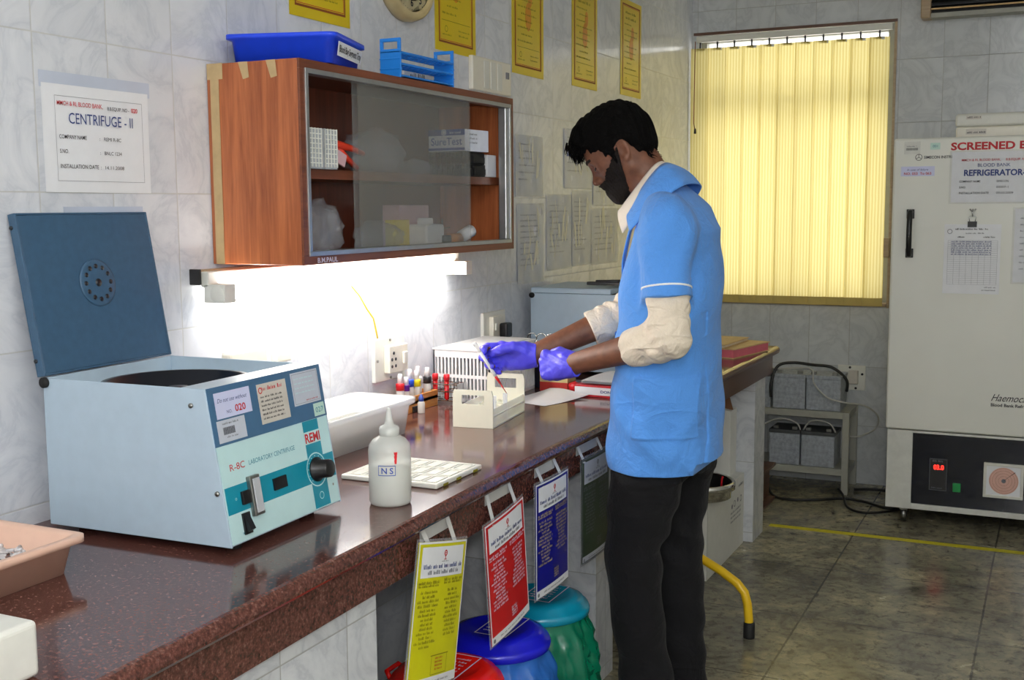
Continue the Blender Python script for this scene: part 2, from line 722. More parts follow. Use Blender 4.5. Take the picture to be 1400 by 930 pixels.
plain('chart_pink', (222, 178, 164), .5)
plain('green_button', (26, 150, 76), .35)
plain('battery_grey', (156, 162, 170), .55, var=.25, scale=60, bump=.3)
plain('battery_dark', (70, 72, 74), .5)
plain('rack_grey', (162, 162, 152), .45)
plain('ledger_brown', (206, 172, 120), .6, var=.12)
plain('page_pink', (214, 106, 120), .7)
plain('page_edge', (226, 214, 190), .7)
plain('register_red', (182, 26, 40), .4)
plain('card_brown', (132, 92, 64), .7)
plain('carton_white', (222, 222, 216), .5, var=.03)
plain('grille_black', (14, 14, 14), .5)
plain('wire_yellow', (232, 206, 70), .4)
plain('cable_black', (16, 16, 16), .45)
plain('cable_white', (186, 186, 180), .45)
plain('blood_red', (196, 20, 26), .2)
plain('cap_red', (216, 32, 44), .35)
plain('cap_purple', (104, 40, 160), .35)
plain('cap_blue', (30, 76, 196), .35)
plain('cap_yellow', (240, 214, 30), .35)
plain('cap_black', (40, 40, 44), .35)
plain('cap_white', (240, 240, 240), .35)
plain('orange_tape', (214, 130, 36), .45)
plain('toy_red', (232, 66, 40), .4)
plain('pale_pink', (228, 188, 196), .5)
plain('sure_blue', (52, 78, 160), .4)
plain('sure_white', (226, 230, 238), .35)
plain('carton_red', (196, 56, 50), .5)
plain('carton_cream', (222, 210, 150), .5)
plain('blind_weight', (190, 168, 92), .6)
plain('gauze', (206, 200, 200), .35, var=.3, scale=90, bump=1.0)
plain('glass_bits', (120, 70, 60), .2, var=.4, scale=120, bump=1.0)
emitter('led_red', (255, 40, 30), 5.0)
emitter('tube_glow', (255, 252, 245), 52.0)
emitter('added_tube_glow', (244, 247, 255), 35.0)  # tubes of the added battens out of view


def thin(name, rgb, alpha, rough=.15, spec=.5, haze=0.0, var=.1, scale=20):
    """Thin clear or hazy plastic: part of the light goes straight through."""
    t = NT(name)
    nz = t.noise(t.obj(), scale, 4)
    t.set(color=srgb(*rgb), rough=rough, spec=spec)
    t.set(alpha=t.math('MULTIPLY_ADD', nz.outputs[0], var, alpha - var / 2))
    M[name] = t.m


thin('clear_film', (222, 226, 232), .17, .07)
thin('painted_tape_glare', (240, 236, 212), .62, .12)  # pale colour stands in for light reflected off clear tape
thin('strap_film', (232, 232, 228), .72, .15)
thin('bag_clear', (200, 206, 214), .22, .1, var=.35, scale=14)
thin('bag_blue', (40, 110, 200), .82, .18, var=.15)
thin('bag_green', (8, 116, 84), .86, .18, var=.12)
thin('tub_plastic', (236, 238, 240), .62, .2, var=.05)
thin('bottle_plastic', (236, 238, 234), .56, .2, var=.04)
thin('rack_clear', (222, 228, 232), .5, .15, var=.1)
thin('acrylic_clear', (232, 236, 226), .45, .06, var=.04)
thin('glass_clear', (214, 224, 220), .10, .03, var=.02)
thin('glass_dusty', (150, 148, 138), .22, .10, var=.12, scale=5)
thin('sleeve_film', (226, 230, 238), .10, .06)
thin('window_glass', (220, 230, 228), .10, .03, var=.02)
thin('water', (222, 226, 214), .55, .05, var=.02)
thin('droplet', (236, 240, 246), .55, .1)

# vertical blind cloth: lets daylight through
t = NT('blind_cloth')
P = t.obj()
w = t.n('ShaderNodeTexWave', wave_type='BANDS', bands_direction='X')
w.inputs['Scale'].default_value = 22
w.inputs['Distortion'].default_value = .6
w.inputs['Detail'].default_value = 2
t.l(P, w.inputs['Vector'])
nz = t.noise(t.scalevec(P, (60, 60, 2)), 2, 3)
f = t.math('MULTIPLY_ADD', nz.outputs[0], .35, t.math('MULTIPLY', w.outputs['Fac'], .65))
col = t.ramp(f, [(.2, srgb(228, 208, 134)), (.8, srgb(247, 235, 174))])
di = t.n('ShaderNodeBsdfDiffuse')
tr = t.n('ShaderNodeBsdfTranslucent')
mx = t.n('ShaderNodeMixShader')
t.l(t.mix(1.0, col, srgb(214, 214, 196), 'MULTIPLY'), di.inputs['Color'])
t.l(col, tr.inputs['Color'])
mx.inputs[0].default_value = .55
t.l(di.outputs[0], mx.inputs[1])
t.l(tr.outputs[0], mx.inputs[2])
t.l(mx.outputs[0], t.out.inputs[0])
M['blind_cloth'] = t.m


def cloth(name, rgb, weave=900, fold=.25, rough=.85, fscale=14, sheen=.15, var=.08, crease=0.0):
    t = NT(name)
    P = t.obj()
    c = srgb(*rgb)
    n1 = t.noise(P, fscale, 4, .55, 1.2)
    n2 = t.noise(P, weave, 2)
    lo = tuple(x * (1 - var) for x in c[:3])
    hi = tuple(min(1, x * (1 + var)) for x in c[:3])
    t.set(color=t.ramp(n2.outputs[0], [(.3, lo), (.7, hi)]), rough=rough, sheen=sheen, spec=.25)
    hgt = t.math('MULTIPLY_ADD', n2.outputs[0], .05, n1.outputs[0])
    if crease:
        n3 = t.noise(t.scalevec(P, (3, 3, 5)), 1.4, 2, .45, 1.2)
        rid = t.math('POWER', t.math('SUBTRACT', 1.0, t.math('MULTIPLY', t.math('ABSOLUTE', t.math('SUBTRACT', n3.outputs[0], .5)), 2.0)), 9.0)
        hgt = t.math('MULTIPLY_ADD', rid, crease, hgt)
    t.bump(hgt, fold, .02)
    M[name] = t.m


cloth('coat_cloth', (86, 149, 228), 700, .42, crease=.22)
cloth('shirt_cloth', (238, 224, 204), 900, .7, fscale=24, crease=.4)
cloth('collar_cloth', (232, 220, 206), 900, .15)
cloth('white_cloth', (240, 240, 240), 900, .1)
cloth('trouser_cloth', (17, 17, 20), 800, .45, fscale=10, sheen=.05, crease=.2)
plain('coat_thread', (58, 108, 190), .8)

t = NT('glove_nitrile')
P = t.obj()
n1 = t.noise(P, 55, 4, .55, .9)
t.set(color=srgb(86, 80, 226), rough=.36, spec=.45)
t.bump(n1.outputs[0], .35, .006)
M['glove_nitrile'] = t.m

t = NT('skin')
P = t.obj()
n1 = t.noise(P, 40, 4)
n2 = t.noise(P, 350, 3)
t.set(color=t.ramp(n1.outputs[0], [(.3, srgb(100, 63, 46)), (.7, srgb(122, 79, 58))]), rough=.48, spec=.4, sss=.06)
t.b.inputs['Subsurface Radius'].default_value = (.01, .004, .002)
t.bump(n2.outputs[0], .12, .002)
M['skin'] = t.m
plain('lip', (120, 66, 58), .4)
plain('eye_dark', (16, 12, 10), .3)

t = NT('hair_black')
P = t.obj()
n1 = t.noise(t.scalevec(P, (1, 1, 3)), 120, 4, .6, 1.0)
t.set(color=t.ramp(n1.outputs[0], [(.3, srgb(4, 4, 4)), (.7, srgb(13, 11, 10))]), rough=.75, spec=.08)
t.bump(n1.outputs[0], .6, .006)
M['hair_black'] = t.m
t = NT('beard_black')
P = t.obj()
n1 = t.noise(P, 420, 3, .6)
t.set(color=t.ramp(n1.outputs[0], [(.3, srgb(10, 8, 7)), (.75, srgb(34, 25, 20))]), rough=.7, spec=.2)
t.bump(n1.outputs[0], .6, .003)
M['beard_black'] = t.m
# ------------------------------------------------------------------ room shell
RX, YB, YF, ZC = 3.6, 5.9, -1.6, 3.0
WX0, WX1, WZ0, WZ1 = .03, 1.005, .90, 2.275      # window opening in the back wall
m = MB().box(-.15, 0, YF, YB + .2, 0, ZC, 'wall_tile')
struct(m.build('wall_left'))
m = MB()
m.box(0, WX0, YB, YB + .2, 0, ZC, 'back_tile')
m.box(WX1, RX, YB, YB + .2, 0, ZC, 'back_tile')
m.box(WX0, WX1, YB, YB + .2, 0, WZ0, 'back_tile')
m.box(WX0, WX1, YB, YB + .2, WZ1, ZC, 'back_tile')
struct(m.build('wall_back'))
struct(MB().box(RX, RX + .15, YF, YB + .2, 0, ZC, 'paint_white').build('wall_right'))
struct(MB().box(-.15, RX + .15, YF - .15, YF, 0, ZC, 'paint_white').build('wall_front'))
struct(MB().box(-.15, RX + .15, YF - .15, YB + .2, -.1, 0, 'stone_floor').build('floor'))
struct(MB().box(-.15, RX + .15, YF - .15, YB + .2, ZC, ZC + .1, 'ceiling_paint').build('ceiling'))

# window: frame, transom, guard bars, glass; outside is plain daylight
w = struct(MB().frame(WX0, WX1, WZ0, WZ1, .035, YB + .05, YB + .10, 1, 'rack_grey').build('window_1'))
m = MB().box(WX0 + .035, WX1 - .035, YB + .05, YB + .10, 1.90, 1.965, 'rack_grey')
m.box(.50, .535, YB + .055, YB + .095, WZ0 + .035, 1.90, 'rack_grey')
struct(m.build('transom', w))
m = MB()
for z in (1.05, 1.22, 1.39, 1.56, 1.73, 2.06, 2.16):
    m.box(WX0 + .03, WX1 - .03, YB + .105, YB + .117, z - .006, z + .006, 'dull_steel')
struct(m.build('guard_bar', w))
struct(MB().box(WX0 + .035, WX1 - .035, YB + .072, YB + .078, WZ0 + .035, WZ1 - .035, 'window_glass').build('pane', w))
struct(MB().box(WX0 + .005, WX1 - .002, YB - .012, YB + .05, WZ0, WZ0 + .018, 'pale_wood').build('sill', w, bevel=.003))
m = MB().box(WX0 - .02, WX1 + .012, YB - .008, YB, WZ1, WZ1 + .014, 'dark_wood')
m.box(WX1, WX1 + .012, YB - .008, YB, WZ0 - .005, WZ1, 'pale_wood')
struct(m.build('trim_1'))

# vertical blind
bl = thing('vertical_blind', 'pale yellow vertical blind glowing with daylight in the window', 'window blind', (0, YB - .035, 0))
MB().box(.035, 1.0, -.012, .016, 2.235, 2.265, 'off_white').build('head_rail', bl, bevel=.003)
pitch = .0885
for i in range(11):
    cx = .055 + i * pitch
    sl = MB()
    a = R(9 + 4 * math.sin(i * 2.1))
    ca, sa = math.cos(a), math.sin(a)
    hw = .0475

    def f(u, v, cx=cx, ca=ca, sa=sa, i=i):
        s = (u - .5) * 2 * hw
        bow = .006 * math.cos((u - .5) * PI)
        z = .945 + v * (2.205 - .945)
        wav = .002 * math.sin(v * 5 + i)
        return (cx + s * ca, -bow * ca + s * sa + wav, z)
    sl.grid(f, 6, 12, 'blind_cloth')
    so = sl.build('slat', bl)
    mw = MB()
    mw.box(-hw, hw, -.003, .003, .905, .946, 'blind_weight')
    c = mw.build('slat_weight', so, bevel=.001)
    c.location = (cx, 0, 0)
    c.rotation_euler = (0, 0, a)
    mh = MB().box(-.004, .004, -.004, .004, 2.2, 2.236, 'black_plastic')
    mh.box(-.024, .024, -.002, .002, 2.192, 2.206, 'off_white')
    c = mh.build('slat_hook', so)
    c.location = (cx, 0, 0)
mc = MB()
mc.tube([(.033, -.02, 2.24), (.031, -.022, 2.0), (.03, -.024, 1.83), (.036, -.024, 1.80)], .0022, 'ink_brown', 6)
mc.lathe([(.001, -.012), (.007, -.01), (.005, .012), (.002, .016)], 'black_plastic', 10, Matrix.Translation((.038, -.024, 1.785)))
mc.build('pull_cord', bl)
mk = MB().box(.985, 1.012, -.03, -.008, 1.145, 1.24, 'pale_wood')
tag(mk.build('wooden_cleat', None, bevel=.003, loc=(0, YB, 0)), 'small wooden cleat at the window edge beside the fridge', 'cleat')

# floor line
tag(MB().box(.66, RX, 4.93, 4.972, .0004, .0012, 'yellow_line').build('floor_tape'), 'yellow line marked straight across the stone floor', 'floor marking')

# unseen fluorescent battens added to light the scene: two on the ceiling, one on the side wall, one on the wall behind the photographer
def fitting(name, label, mx):
    cl = thing(name, label, 'light fitting')
    cl.matrix_world = mx
    MB().box(-.62, .62, -.07, .07, -.05, 0, 'off_white').build('batten', cl, bevel=.004)
    for s in (-1, 1):
        MB().cyl((-.58, s * .04, -.075), (.58, s * .04, -.075), .015, 'added_tube_glow', seg=14).build('tube', cl)
    for s in (-1, 1):
        MB().box(s * .6 - .018, s * .6 + .018, -.065, .065, -.1, -.05, 'off_white').build('tube_holder', cl)


fitting('added_ceiling_light', 'added unseen fluorescent ceiling batten over the aisle', Matrix.Translation((2.0, .35, ZC)))
fitting('added_ceiling_light', 'added unseen fluorescent ceiling batten behind the camera', Matrix.Translation((2.0, -.9, ZC)))
fitting('added_wall_light', 'added unseen fluorescent batten on the plain side wall', Matrix.Translation((RX, .55, 2.25)) @ Matrix.Rotation(PI / 2, 4, 'Y') @ Matrix.Rotation(PI / 2, 4, 'Z'))
fitting('added_wall_light', 'added unseen fluorescent batten on the wall behind the photographer', Matrix.Translation((1.8, YF, 2.2)) @ Matrix.Rotation(PI / 2, 4, 'X'))
# ------------------------------------------------------------------ things on the tiled wall
def wall_sheet(y0, z0, h=.0):
    return Sheet((.0012 + h, y0, z0), (0, 1, 0), (0, 0, 1))


# centrifuge notice
s = wall_sheet(1.624, 1.436)
s.warp = lambda a, b: .0015 * math.sin(a * 20) * math.sin(b * 9 + 1)
s.slab(0, .284, 0, .208, 0, .0012, 'paper', 8, 6)
s.slab(-.004, .29, .2, .231, 0, .001, 'laminate_film', 8, 2)
s.warp = None
h = .0042
s.text('MMCH & RI, BLOOD BANK,', .034, .168, .0085, 'ink_red', .118, bold=.008, h=h)
s.text('B.B.EQUIP. NO -', .165, .166, .0072, 'ink_black', .06, bold=.004, h=h)
s.text('020', .231, .166, .0085, 'ink_red', .018, bold=.02, h=h)
s.text('CENTRIFUGE - II', .062, .134, .021, 'ink_blue', .172, h=h)
for b, l, r_ in ((.104, 'COMPANY NAME', 'REMI R-8C'), (.076, 'S.NO.', 'BNLC 1234'), (.047, 'INSTALLATION DATE', '14.11.2008')):
    s.text(l, .036, b, .0078, 'ink_black', {'S.NO.': .022}.get(l, len(l) * .0058), bold=.004, h=h)
    s.text(':', .14, b, .007, 'ink_black', h=h)
    s.text(r_, .152, b, .007, 'ink_black', len(r_) * .0052, h=h)
s.frame(.028, .262, .022, .186, .0007, 'ink_grey', h)
tag(s.build('wall_notice'), 'laminated centrifuge notice taped to the tiles above the open lid', 'notice')
s = wall_sheet(1.665, 1.17)
s.slab(0, .215, 0, .238, 0, .001, 'laminate_film')
s.quad(.01, .205, .01, .222, 'paper_grey', .0014)
for i in range(6):
    s.scribble(.03, .18, .19 - i * .03, .006, 'ink_grey', 90 + i, h=.002)
tag(s.build('wall_notice'), 'pale sheet on the tiles mostly hidden behind the open centrifuge lid', 'notice')

# certificates in yellow
def certificate(y0, z0, label, seed, w=.272, hgt=.415):
    s = wall_sheet(y0, z0)
    s.slab(0, w, 0, hgt, 0, .0012, 'poster_yellow')
    s.frame(.022, w - .022, .026, hgt - .02, .006, 'ink_brown', .0018)
    s.frame(.030, w - .030, .034, hgt - .028, .0018, 'ink_red', .0018)
    r = random.Random(seed)
    for i in range(11):
        b = hgt - .06 - i * .024
        if i in (0, 1):
            s.scribble(.06, w - .06, b, .010, 'ink_olive', seed + i, h=.0022)
        else:
            s.scribble(.045 + (.03 if i % 3 == 0 else 0), w - .045, b, .006, 'ink_olive', seed + i, r.uniform(.4, .95), h=.0022)
    s.disc(w * .5, hgt * .50, .026, 'poster_orange', .0019, ry=.05)
    s.disc(w * .56, hgt * .66, .018, 'poster_orange', .0019, ry=.03)
    s.quad(.04, w - .04, .095, .0965, 'ink_olive', .0022)
    s.ring(.07, .07, .008, .010, 'ink_olive', .0022)
    s.scribble(.045, .11, .05, .005, 'ink_olive', seed + 40, h=.0022)
    s.scribble(w - .12, w - .04, .07, .005, 'ink_olive', seed + 41, h=.0022)
    s.scribble(w - .12, w - .05, .055, .005, 'ink_olive', seed + 42, h=.0022)
    return tag(s.build('yellow_certificate'), label, 'certificate', 'yellow certificates along the wall')


certificate(2.42, 1.885, 'yellow certificate above the long blue tray', 11)
certificate(3.165, 1.888, 'yellow certificate beside the wall clock, above the blue test tube rack', 23)
certificate(3.716, 1.873, 'yellow certificate on the wall just past the far end of the cabinet', 37)
certificate(4.265, 1.878, 'yellow certificate second nearest the window blind', 41)
certificate(4.818, 1.89, "yellow certificate nearest the window blind, above the man's head", 59)

# wall clock
ck = thing('wall_clock', 'round cream wall clock with tan rim between two yellow certificates', 'clock', (.001, 2.972, 2.093))
mx = Matrix.Rotation(PI / 2, 4, 'Y')
MB().lathe([(.150, 0), (.152, .012), (.148, .034), (.138, .040), (.128, .040), (.124, .030), (.001, .030)], 'clock_rim', 48, mx).build('rim', ck)
MB().lathe([(.124, .0305), (.001, .0305)], 'clock_face', 48, mx).build('face', ck)
s = Sheet((.032, 0, 0), (0, 1, 0), (0, 0, 1))
for k in range(12):
    a = PI / 2 - 2 * PI * (k + 1) / 12
    s.text(str(k + 1), .098 * math.cos(a), .098 * math.sin(a) - .011, .022, 'ink_black', align='C', bold=.02)
for k in range(60):
    a = 2 * PI * k / 60
    s.disc(.119 * math.cos(a), .119 * math.sin(a), .0012 if k % 5 else .0022, 'ink_black', seg=8)
s.build('numerals', ck)
m = MB()
m.prism([(-.004, -.01), (.004, -.01), (.003, .075), (-.003, .075)], 0, .034, .0355, 'ink_black', Matrix.Rotation(-R(310), 4, 'X'))
m.prism([(-.005, -.01), (.005, -.01), (.003, .055), (-.003, .055)], 0, .036, .0375, 'ink_black', Matrix.Rotation(R(40), 4, 'X'))
m.build('hands', ck)

# pale switch box high on the wall behind the blue rack
s_ = thing('wall_switch_box', 'pale flat switch box on the wall behind the blue test tube rack', 'switch box', (.0, 3.53, 1.84))
MB().box(0, .018, -.145, .145, -.055, .055, 'cream_plastic').build('plate', s_, bevel=.004)
for y in (-.05, .0, .05):
    MB().box(.018, .021, y - .018, y + .018, -.045, .045, 'off_white').build('rocker_switch', s_, bevel=.002)
MB().box(.018, .023, .1, .118, -.0, .022, 'ink_grey').build('indicator', s_)

# laminated sheets in the corner; pale tape strips have their glare painted in
def corner_sheet(y0, z0, w, hgt, label, seed, lines, kind='paper_grey', film=True, tape=3, lean=0.0):
    v = Vector((0, math.sin(lean), math.cos(lean)))
    u = Vector((0, math.cos(lean), -math.sin(lean)))
    s = Sheet((.0015, y0, z0), u, v)
    r = random.Random(seed)
    s.warp = lambda a, b: .0016 * math.sin(a * 17 + seed) * math.sin(b * 13 + seed)
    s.slab(0, w, 0, hgt, 0, .0012, kind, 8, 10)
    s.warp = None
    if film:
        s.warp = lambda a, b: .0022 * math.sin(a * 60 + seed) * math.sin(b * 40 + seed * 2)
        s.slab(-.006, w + .006, -.006, hgt + .006, .0038, .0042, 'clear_film', 16, 20)
        s.warp = None
    for i in range(lines):
        b = hgt * .86 - i * hgt * .72 / max(lines, 1)
        s.scribble(w * .1, w * .88, b, .0055, 'ink_grey', seed * 7 + i, r.uniform(.4, 1), h=.0032)
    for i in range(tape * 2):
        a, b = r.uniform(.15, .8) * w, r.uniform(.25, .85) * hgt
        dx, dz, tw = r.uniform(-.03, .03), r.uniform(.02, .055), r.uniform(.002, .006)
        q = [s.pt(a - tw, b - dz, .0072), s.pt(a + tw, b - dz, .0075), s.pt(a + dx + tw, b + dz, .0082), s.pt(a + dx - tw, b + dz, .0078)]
        s.mb.add(q, [(0, 1, 2, 3)], 'painted_tape_glare')
    return tag(s.build('laminated_sheet'), label, 'paper sheet', 'laminated sheets on the corner wall')


corner_sheet(3.735, 1.445, .24, .21, 'laminated sheet beside the cabinet end, upper row', 3, 6)
corner_sheet(3.748, 1.13, .225, .28, 'laminated sheet hanging lowest, just above the closed centrifuge', 5, 10, tape=5)
corner_sheet(4.012, 1.165, .232, .28, 'laminated sheet with dark grid of figures, second in the lower row', 8, 9, tape=6)
corner_sheet(4.263, 1.17, .20, .29, 'laminated list sheet, third in the lower row', 13, 11)
corner_sheet(4.475, 1.165, .31, .225, 'wide laminated table sheet in the lower row, nearest the man', 17, 7, tape=6)
corner_sheet(4.185, 1.478, .29, .225, "sheet with blue stripe in the upper row before the man's forehead", 19, 5, 'paper', tape=4)
corner_sheet(4.495, 1.41, .235, .14, "small pale sheet beneath the man's nose and chin", 21, 3, 'paper', tape=3)
sb = wall_sheet(4.20, 1.60, .004)
sb.mb.add([sb.pt(0, 0, .001), sb.pt(.04, 0, .001), sb.pt(.11, .11, .001), sb.pt(.08, .11, .001)], [(0, 1, 2, 3)], 'sure_blue')
tag(sb.build('blue_paper_strip'), "narrow blue paper strip on the sheet before the man's forehead", 'paper strip')

# switch boards
def board(y, z, w, hgt, label):
    b = thing('switch_board', label, 'switch board', (0, y, z))
    MB().box(0, .012, -w / 2, w / 2, -hgt / 2, hgt / 2, 'off_white').build('back_plate', b, bevel=.002)
    return b


b1 = board(2.85, .965, .165, .125, 'white switch board with socket under the lit tube')
MB().box(.012, .032, -.035, .068, -.04, .04, 'cream_plastic').build('socket_module', b1, bevel=.003)
m = MB()
for y, z in ((-.012, .018), (-.022, 0), (-.002, 0), (-.022, -.02), (-.002, -.02)):
    m.cyl((.0315, y, z), (.033, y, z), .005, 'ink_black', seg=10)
m.build('socket_hole', b1)
MB().box(.032, .040, .035, .056, -.018, .018, 'off_white').build('switch', b1, bevel=.003)
for y, z in ((-.07, .0), (0, .055), (.0, -.055), (.076, 0)):
    MB().cyl((.012, y, z), (.015, y, z), .004, 'dull_steel', seg=10).build('screw', b1)
b2 = board(3.54, .995, .17, .10, 'white switch board with black plug behind the white basket')
MB().box(.012, .03, -.045, .05, -.035, .035, 'cream_plastic').build('socket_module', b2, bevel=.003)
MB().box(.03, .06, -.002, .045, -.04, .01, 'black_plastic').build('plug', b2, bevel=.006)
MB().box(.03, .036, -.035, -.02, -.012, .012, 'off_white').build('switch', b2, bevel=.002)
b3 = thing('wall_socket', 'pale socket cover half hidden behind the centrifuge top', 'wall socket', (0, 2.185, 1.04))
MB().box(0, .028, -.07, .075, -.03, .03, 'cream_plastic').build('cover', b3, bevel=.008)
MB().box(0, .02, .12, .18, -.02, .005, 'cream_plastic').build('junction_box', b3, bevel=.004)
b4 = thing('wall_socket', 'white wall socket above the batteries beside the fridge', 'wall socket', (.87, YB, .54))
MB().box(-.09, .045, -.012, 0, -.062, .062, 'off_white').build('back_plate', b4, bevel=.002)
MB().box(-.035, .012, -.03, -.012, -.03, .038, 'sticker_buff').build('socket_module', b4, bevel=.003)
for x, z in ((-.03, .052), (.03, .02), (.0, -.052)):
    MB().cyl((x, -.012, z), (x, -.016, z), .006, 'ink_black', seg=10).build('screw', b4)
wy = MB().tube([(.012, 2.62, 1.215), (.008, 2.66, 1.19), (.008, 2.70, 1.16), (.009, 2.735, 1.12), (.008, 2.77, 1.09), (.007, 2.782, 1.06), (.008, 2.79, 1.03)], .0028, 'wire_yellow', 6)
tag(wy.build('yellow_wire'), 'yellow wire from the tube light down to the switch board', 'wire')

# tube light under the cabinet
tl = thing('tube_light', 'lit fluorescent tube light on the wall under the wooden cabinet', 'tube light', (.0, 2.625, 1.24))
MB().box(.002, .022, -.60, .60, -.006, .026, 'pale_wood').build('backing_board', tl, bevel=.002)
MB().box(.022, .044, -.595, .60, -.014, .022, 'off_white').build('batten', tl, bevel=.003)
MB().cyl((.068, -.555, -.028), (.068, .575, -.028), .0135, 'tube_glow', seg=18).build('tube', tl)
for y in (-.575, .585):
    m = MB()
    m.box(.03, .088, y - .02, y + .02, -.048, -.006, 'off_white')
    m.cyl((.068, y - .022, -.028), (.068, y + .022, -.028), .019, 'off_white', seg=18)
    m.build('tube_holder', tl, bevel=.002)
MB().box(0, .03, -.607, -.60, -.008, .028, 'black_plastic').build('end_cap', tl, bevel=.002)

# ------------------------------------------------------------------ wooden wall cabinet
CY0, CY1, CZ0, CZ1, CX = 2.10, 3.185, 1.276, 1.727, .25
cb = thing('wall_cabinet', 'brown wooden wall cabinet with sliding glass doors over the bench', 'cabinet', (0, CY0, CZ0))
L, Hh = CY1 - CY0, CZ1 - CZ0
m = MB()
m.box(.002, CX, 0, .018, 0, Hh, 'cabinet_wood')
m.build('side_panel', cb, bevel=.0015)
MB().box(.002, CX, L - .018, L, 0, Hh, 'cabinet_wood').build('side_panel', cb, bevel=.0015)
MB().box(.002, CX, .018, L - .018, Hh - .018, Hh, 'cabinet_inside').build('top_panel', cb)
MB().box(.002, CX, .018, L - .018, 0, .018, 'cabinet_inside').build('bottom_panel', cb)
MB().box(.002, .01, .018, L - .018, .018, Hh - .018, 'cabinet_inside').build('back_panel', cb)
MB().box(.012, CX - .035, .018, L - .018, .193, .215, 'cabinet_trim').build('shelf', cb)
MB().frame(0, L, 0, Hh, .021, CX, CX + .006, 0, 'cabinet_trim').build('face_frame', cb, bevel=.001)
m = MB().frame(.019, L - .019, .019, Hh - .019, .011, CX - .022, CX + .009, 0, 'aluminium')
m.build('track_frame', cb, bevel=.001)
MB().box(CX - .02, CX + .006, L - .052, L - .03, .03, Hh - .03, 'aluminium').build('door_stile', cb, bevel=.003)
MB().box(CX - .004, CX - .001, .243, .815, .028, Hh - .028, 'glass_dusty').build('glass_door', cb)
MB().box(CX - .016, CX - .013, .237, .83, .028, Hh - .028, 'glass_clear').build('glass_door', cb)
m = MB()
s = Sheet((0, -.0008, 0), (1, 0, 0), (0, 0, 1), m)
s.warp = lambda a, b: .0003 * math.sin(b * 40)
s.slab(.012, .036, .0, Hh - .01, 0, .0006, 'tape_brown', 1, 16)
s.slab(.004, .048, Hh - .035, Hh + .0005, .0008, .0014, 'tape_brown')
for a, ln in ((.092, .035), (.168, .036)):
    s.mb.add([s.pt(a, Hh, .001), s.pt(a + .026, Hh, .001), s.pt(a + .03, Hh - ln, .001), s.pt(a + .013, Hh - ln * 1.1, .001)], [(3, 2, 1, 0)], 'tape_brown')
s.build('masking_tape', cb)
s = Sheet((CX + .0095, 0, 0), (0, 1, 0), (0, 0, 1))
s.text('B.M.PAUL', .045, .004, .011, 'ink_pale', .08, bold=.02)
s.build('lettering', cb)


# things inside the cabinet: dx from wall, y and z absolute
def case(name, label, cat, x0, x1, y0, y1, z0, h_, mat, group=None, bevel=.002):
    m = MB().box(x0, x1, y0, y1, 0, h_, mat)
    return tag(m.build(name, None, bevel=bevel, loc=(0, 0, z0)), label, cat, group)


SZ = CZ0 + .2155
FZ = CZ0 + .0185


def plate_rack(y, w, label):
    t = thing('sample_rack', label, 'sample rack', (.155, y, SZ), group='clear racks standing on the cabinet shelf')
    m = MB()
    m.box(-.07, .075, -w / 2, -w / 2 + .0015, 0, .092, 'rack_clear')
    m.box(-.07, .075, w / 2 - .0015, w / 2, 0, .092, 'rack_clear')
    m.box(.0735, .075, -w / 2, w / 2, 0, .09, 'rack_clear')
    m.box(-.07, .075, -w / 2, w / 2, 0, .002, 'rack_clear')
    m.build('shell', t)
    g = MB()
    for k in range(8):
        z = .012 + k * .011
        g.box(.074, .0768, -w / 2, w / 2, z, z + .002, 'off_white')
    n = max(3, int(w / .012))
    for k in range(n + 1):
        y_ = -w / 2 + k * (w - .002) / n
        g.box(.074, .0772, y_, y_ + .0018, .004, .092, 'off_white')
    g.build('grid', t)
    return t


plate_rack(2.171, .088, 'clear gridded sample rack at the open end of the shelf')
plate_rack(2.252, .05, 'clear gridded sample rack next to the red plastic clip')
t = thing('plastic_clip', 'red plastic clip with pink tag on the cabinet shelf', 'clip', (.19, 2.36, SZ))
m = MB()
m.tube([(0, -.075, .052), (.004, -.03, .062), (.004, .03, .055), (0, .09, .045)], .012, 'toy_red', 10, .006)
m.tube([(0, -.02, .055), (0, .02, .03), (0, .06, .008)], .007, 'toy_red', 8)
m.tube([(0, -.05, .05), (0, -.06, .02), (0, -.05, .008)], .007, 'toy_red', 8)
m.build('clip_body', t)
MB().box(.008, .012, -.05, -.012, .004, .034, 'pale_pink', Matrix.Rotation(R(-20), 4, 'X')).build('tag', t)


def crumpled(name, label, loc, size, mat, seed, squash=1.0, cat='plastic bag'):
    """A soft crumpled bag: a lumpy closed surface with creases."""
    m = MB()
    nu, nv = 36, 20
    rs = []
    for j in range(1, nv):
        v = j / nv
        th = v * PI
        ring = []
        for i in range(nu):
            ph = 2 * PI * i / nu
            d = Vector((math.cos(ph) * math.sin(th), math.sin(ph) * math.sin(th), math.cos(th)))
            n = noise.noise(d * 2.2 + Vector((seed, 0, 0))) * .25 + abs(noise.noise(d * 5 + Vector((0, seed, 0)))) * .22
            r = 1 - .2 + n
            p = Vector((d.x * r * size[0], d.y * r * size[1], d.z * r * size[2]))
            if p.z < -size[2] * .6:
                p.z = -size[2] * .6
            ring.append((p.x, p.y, p.z + size[2] * .605))
        rs.append(ring)
    m.rings(rs, mat)
    return tag(m.build(name, None, loc=loc), label, cat)


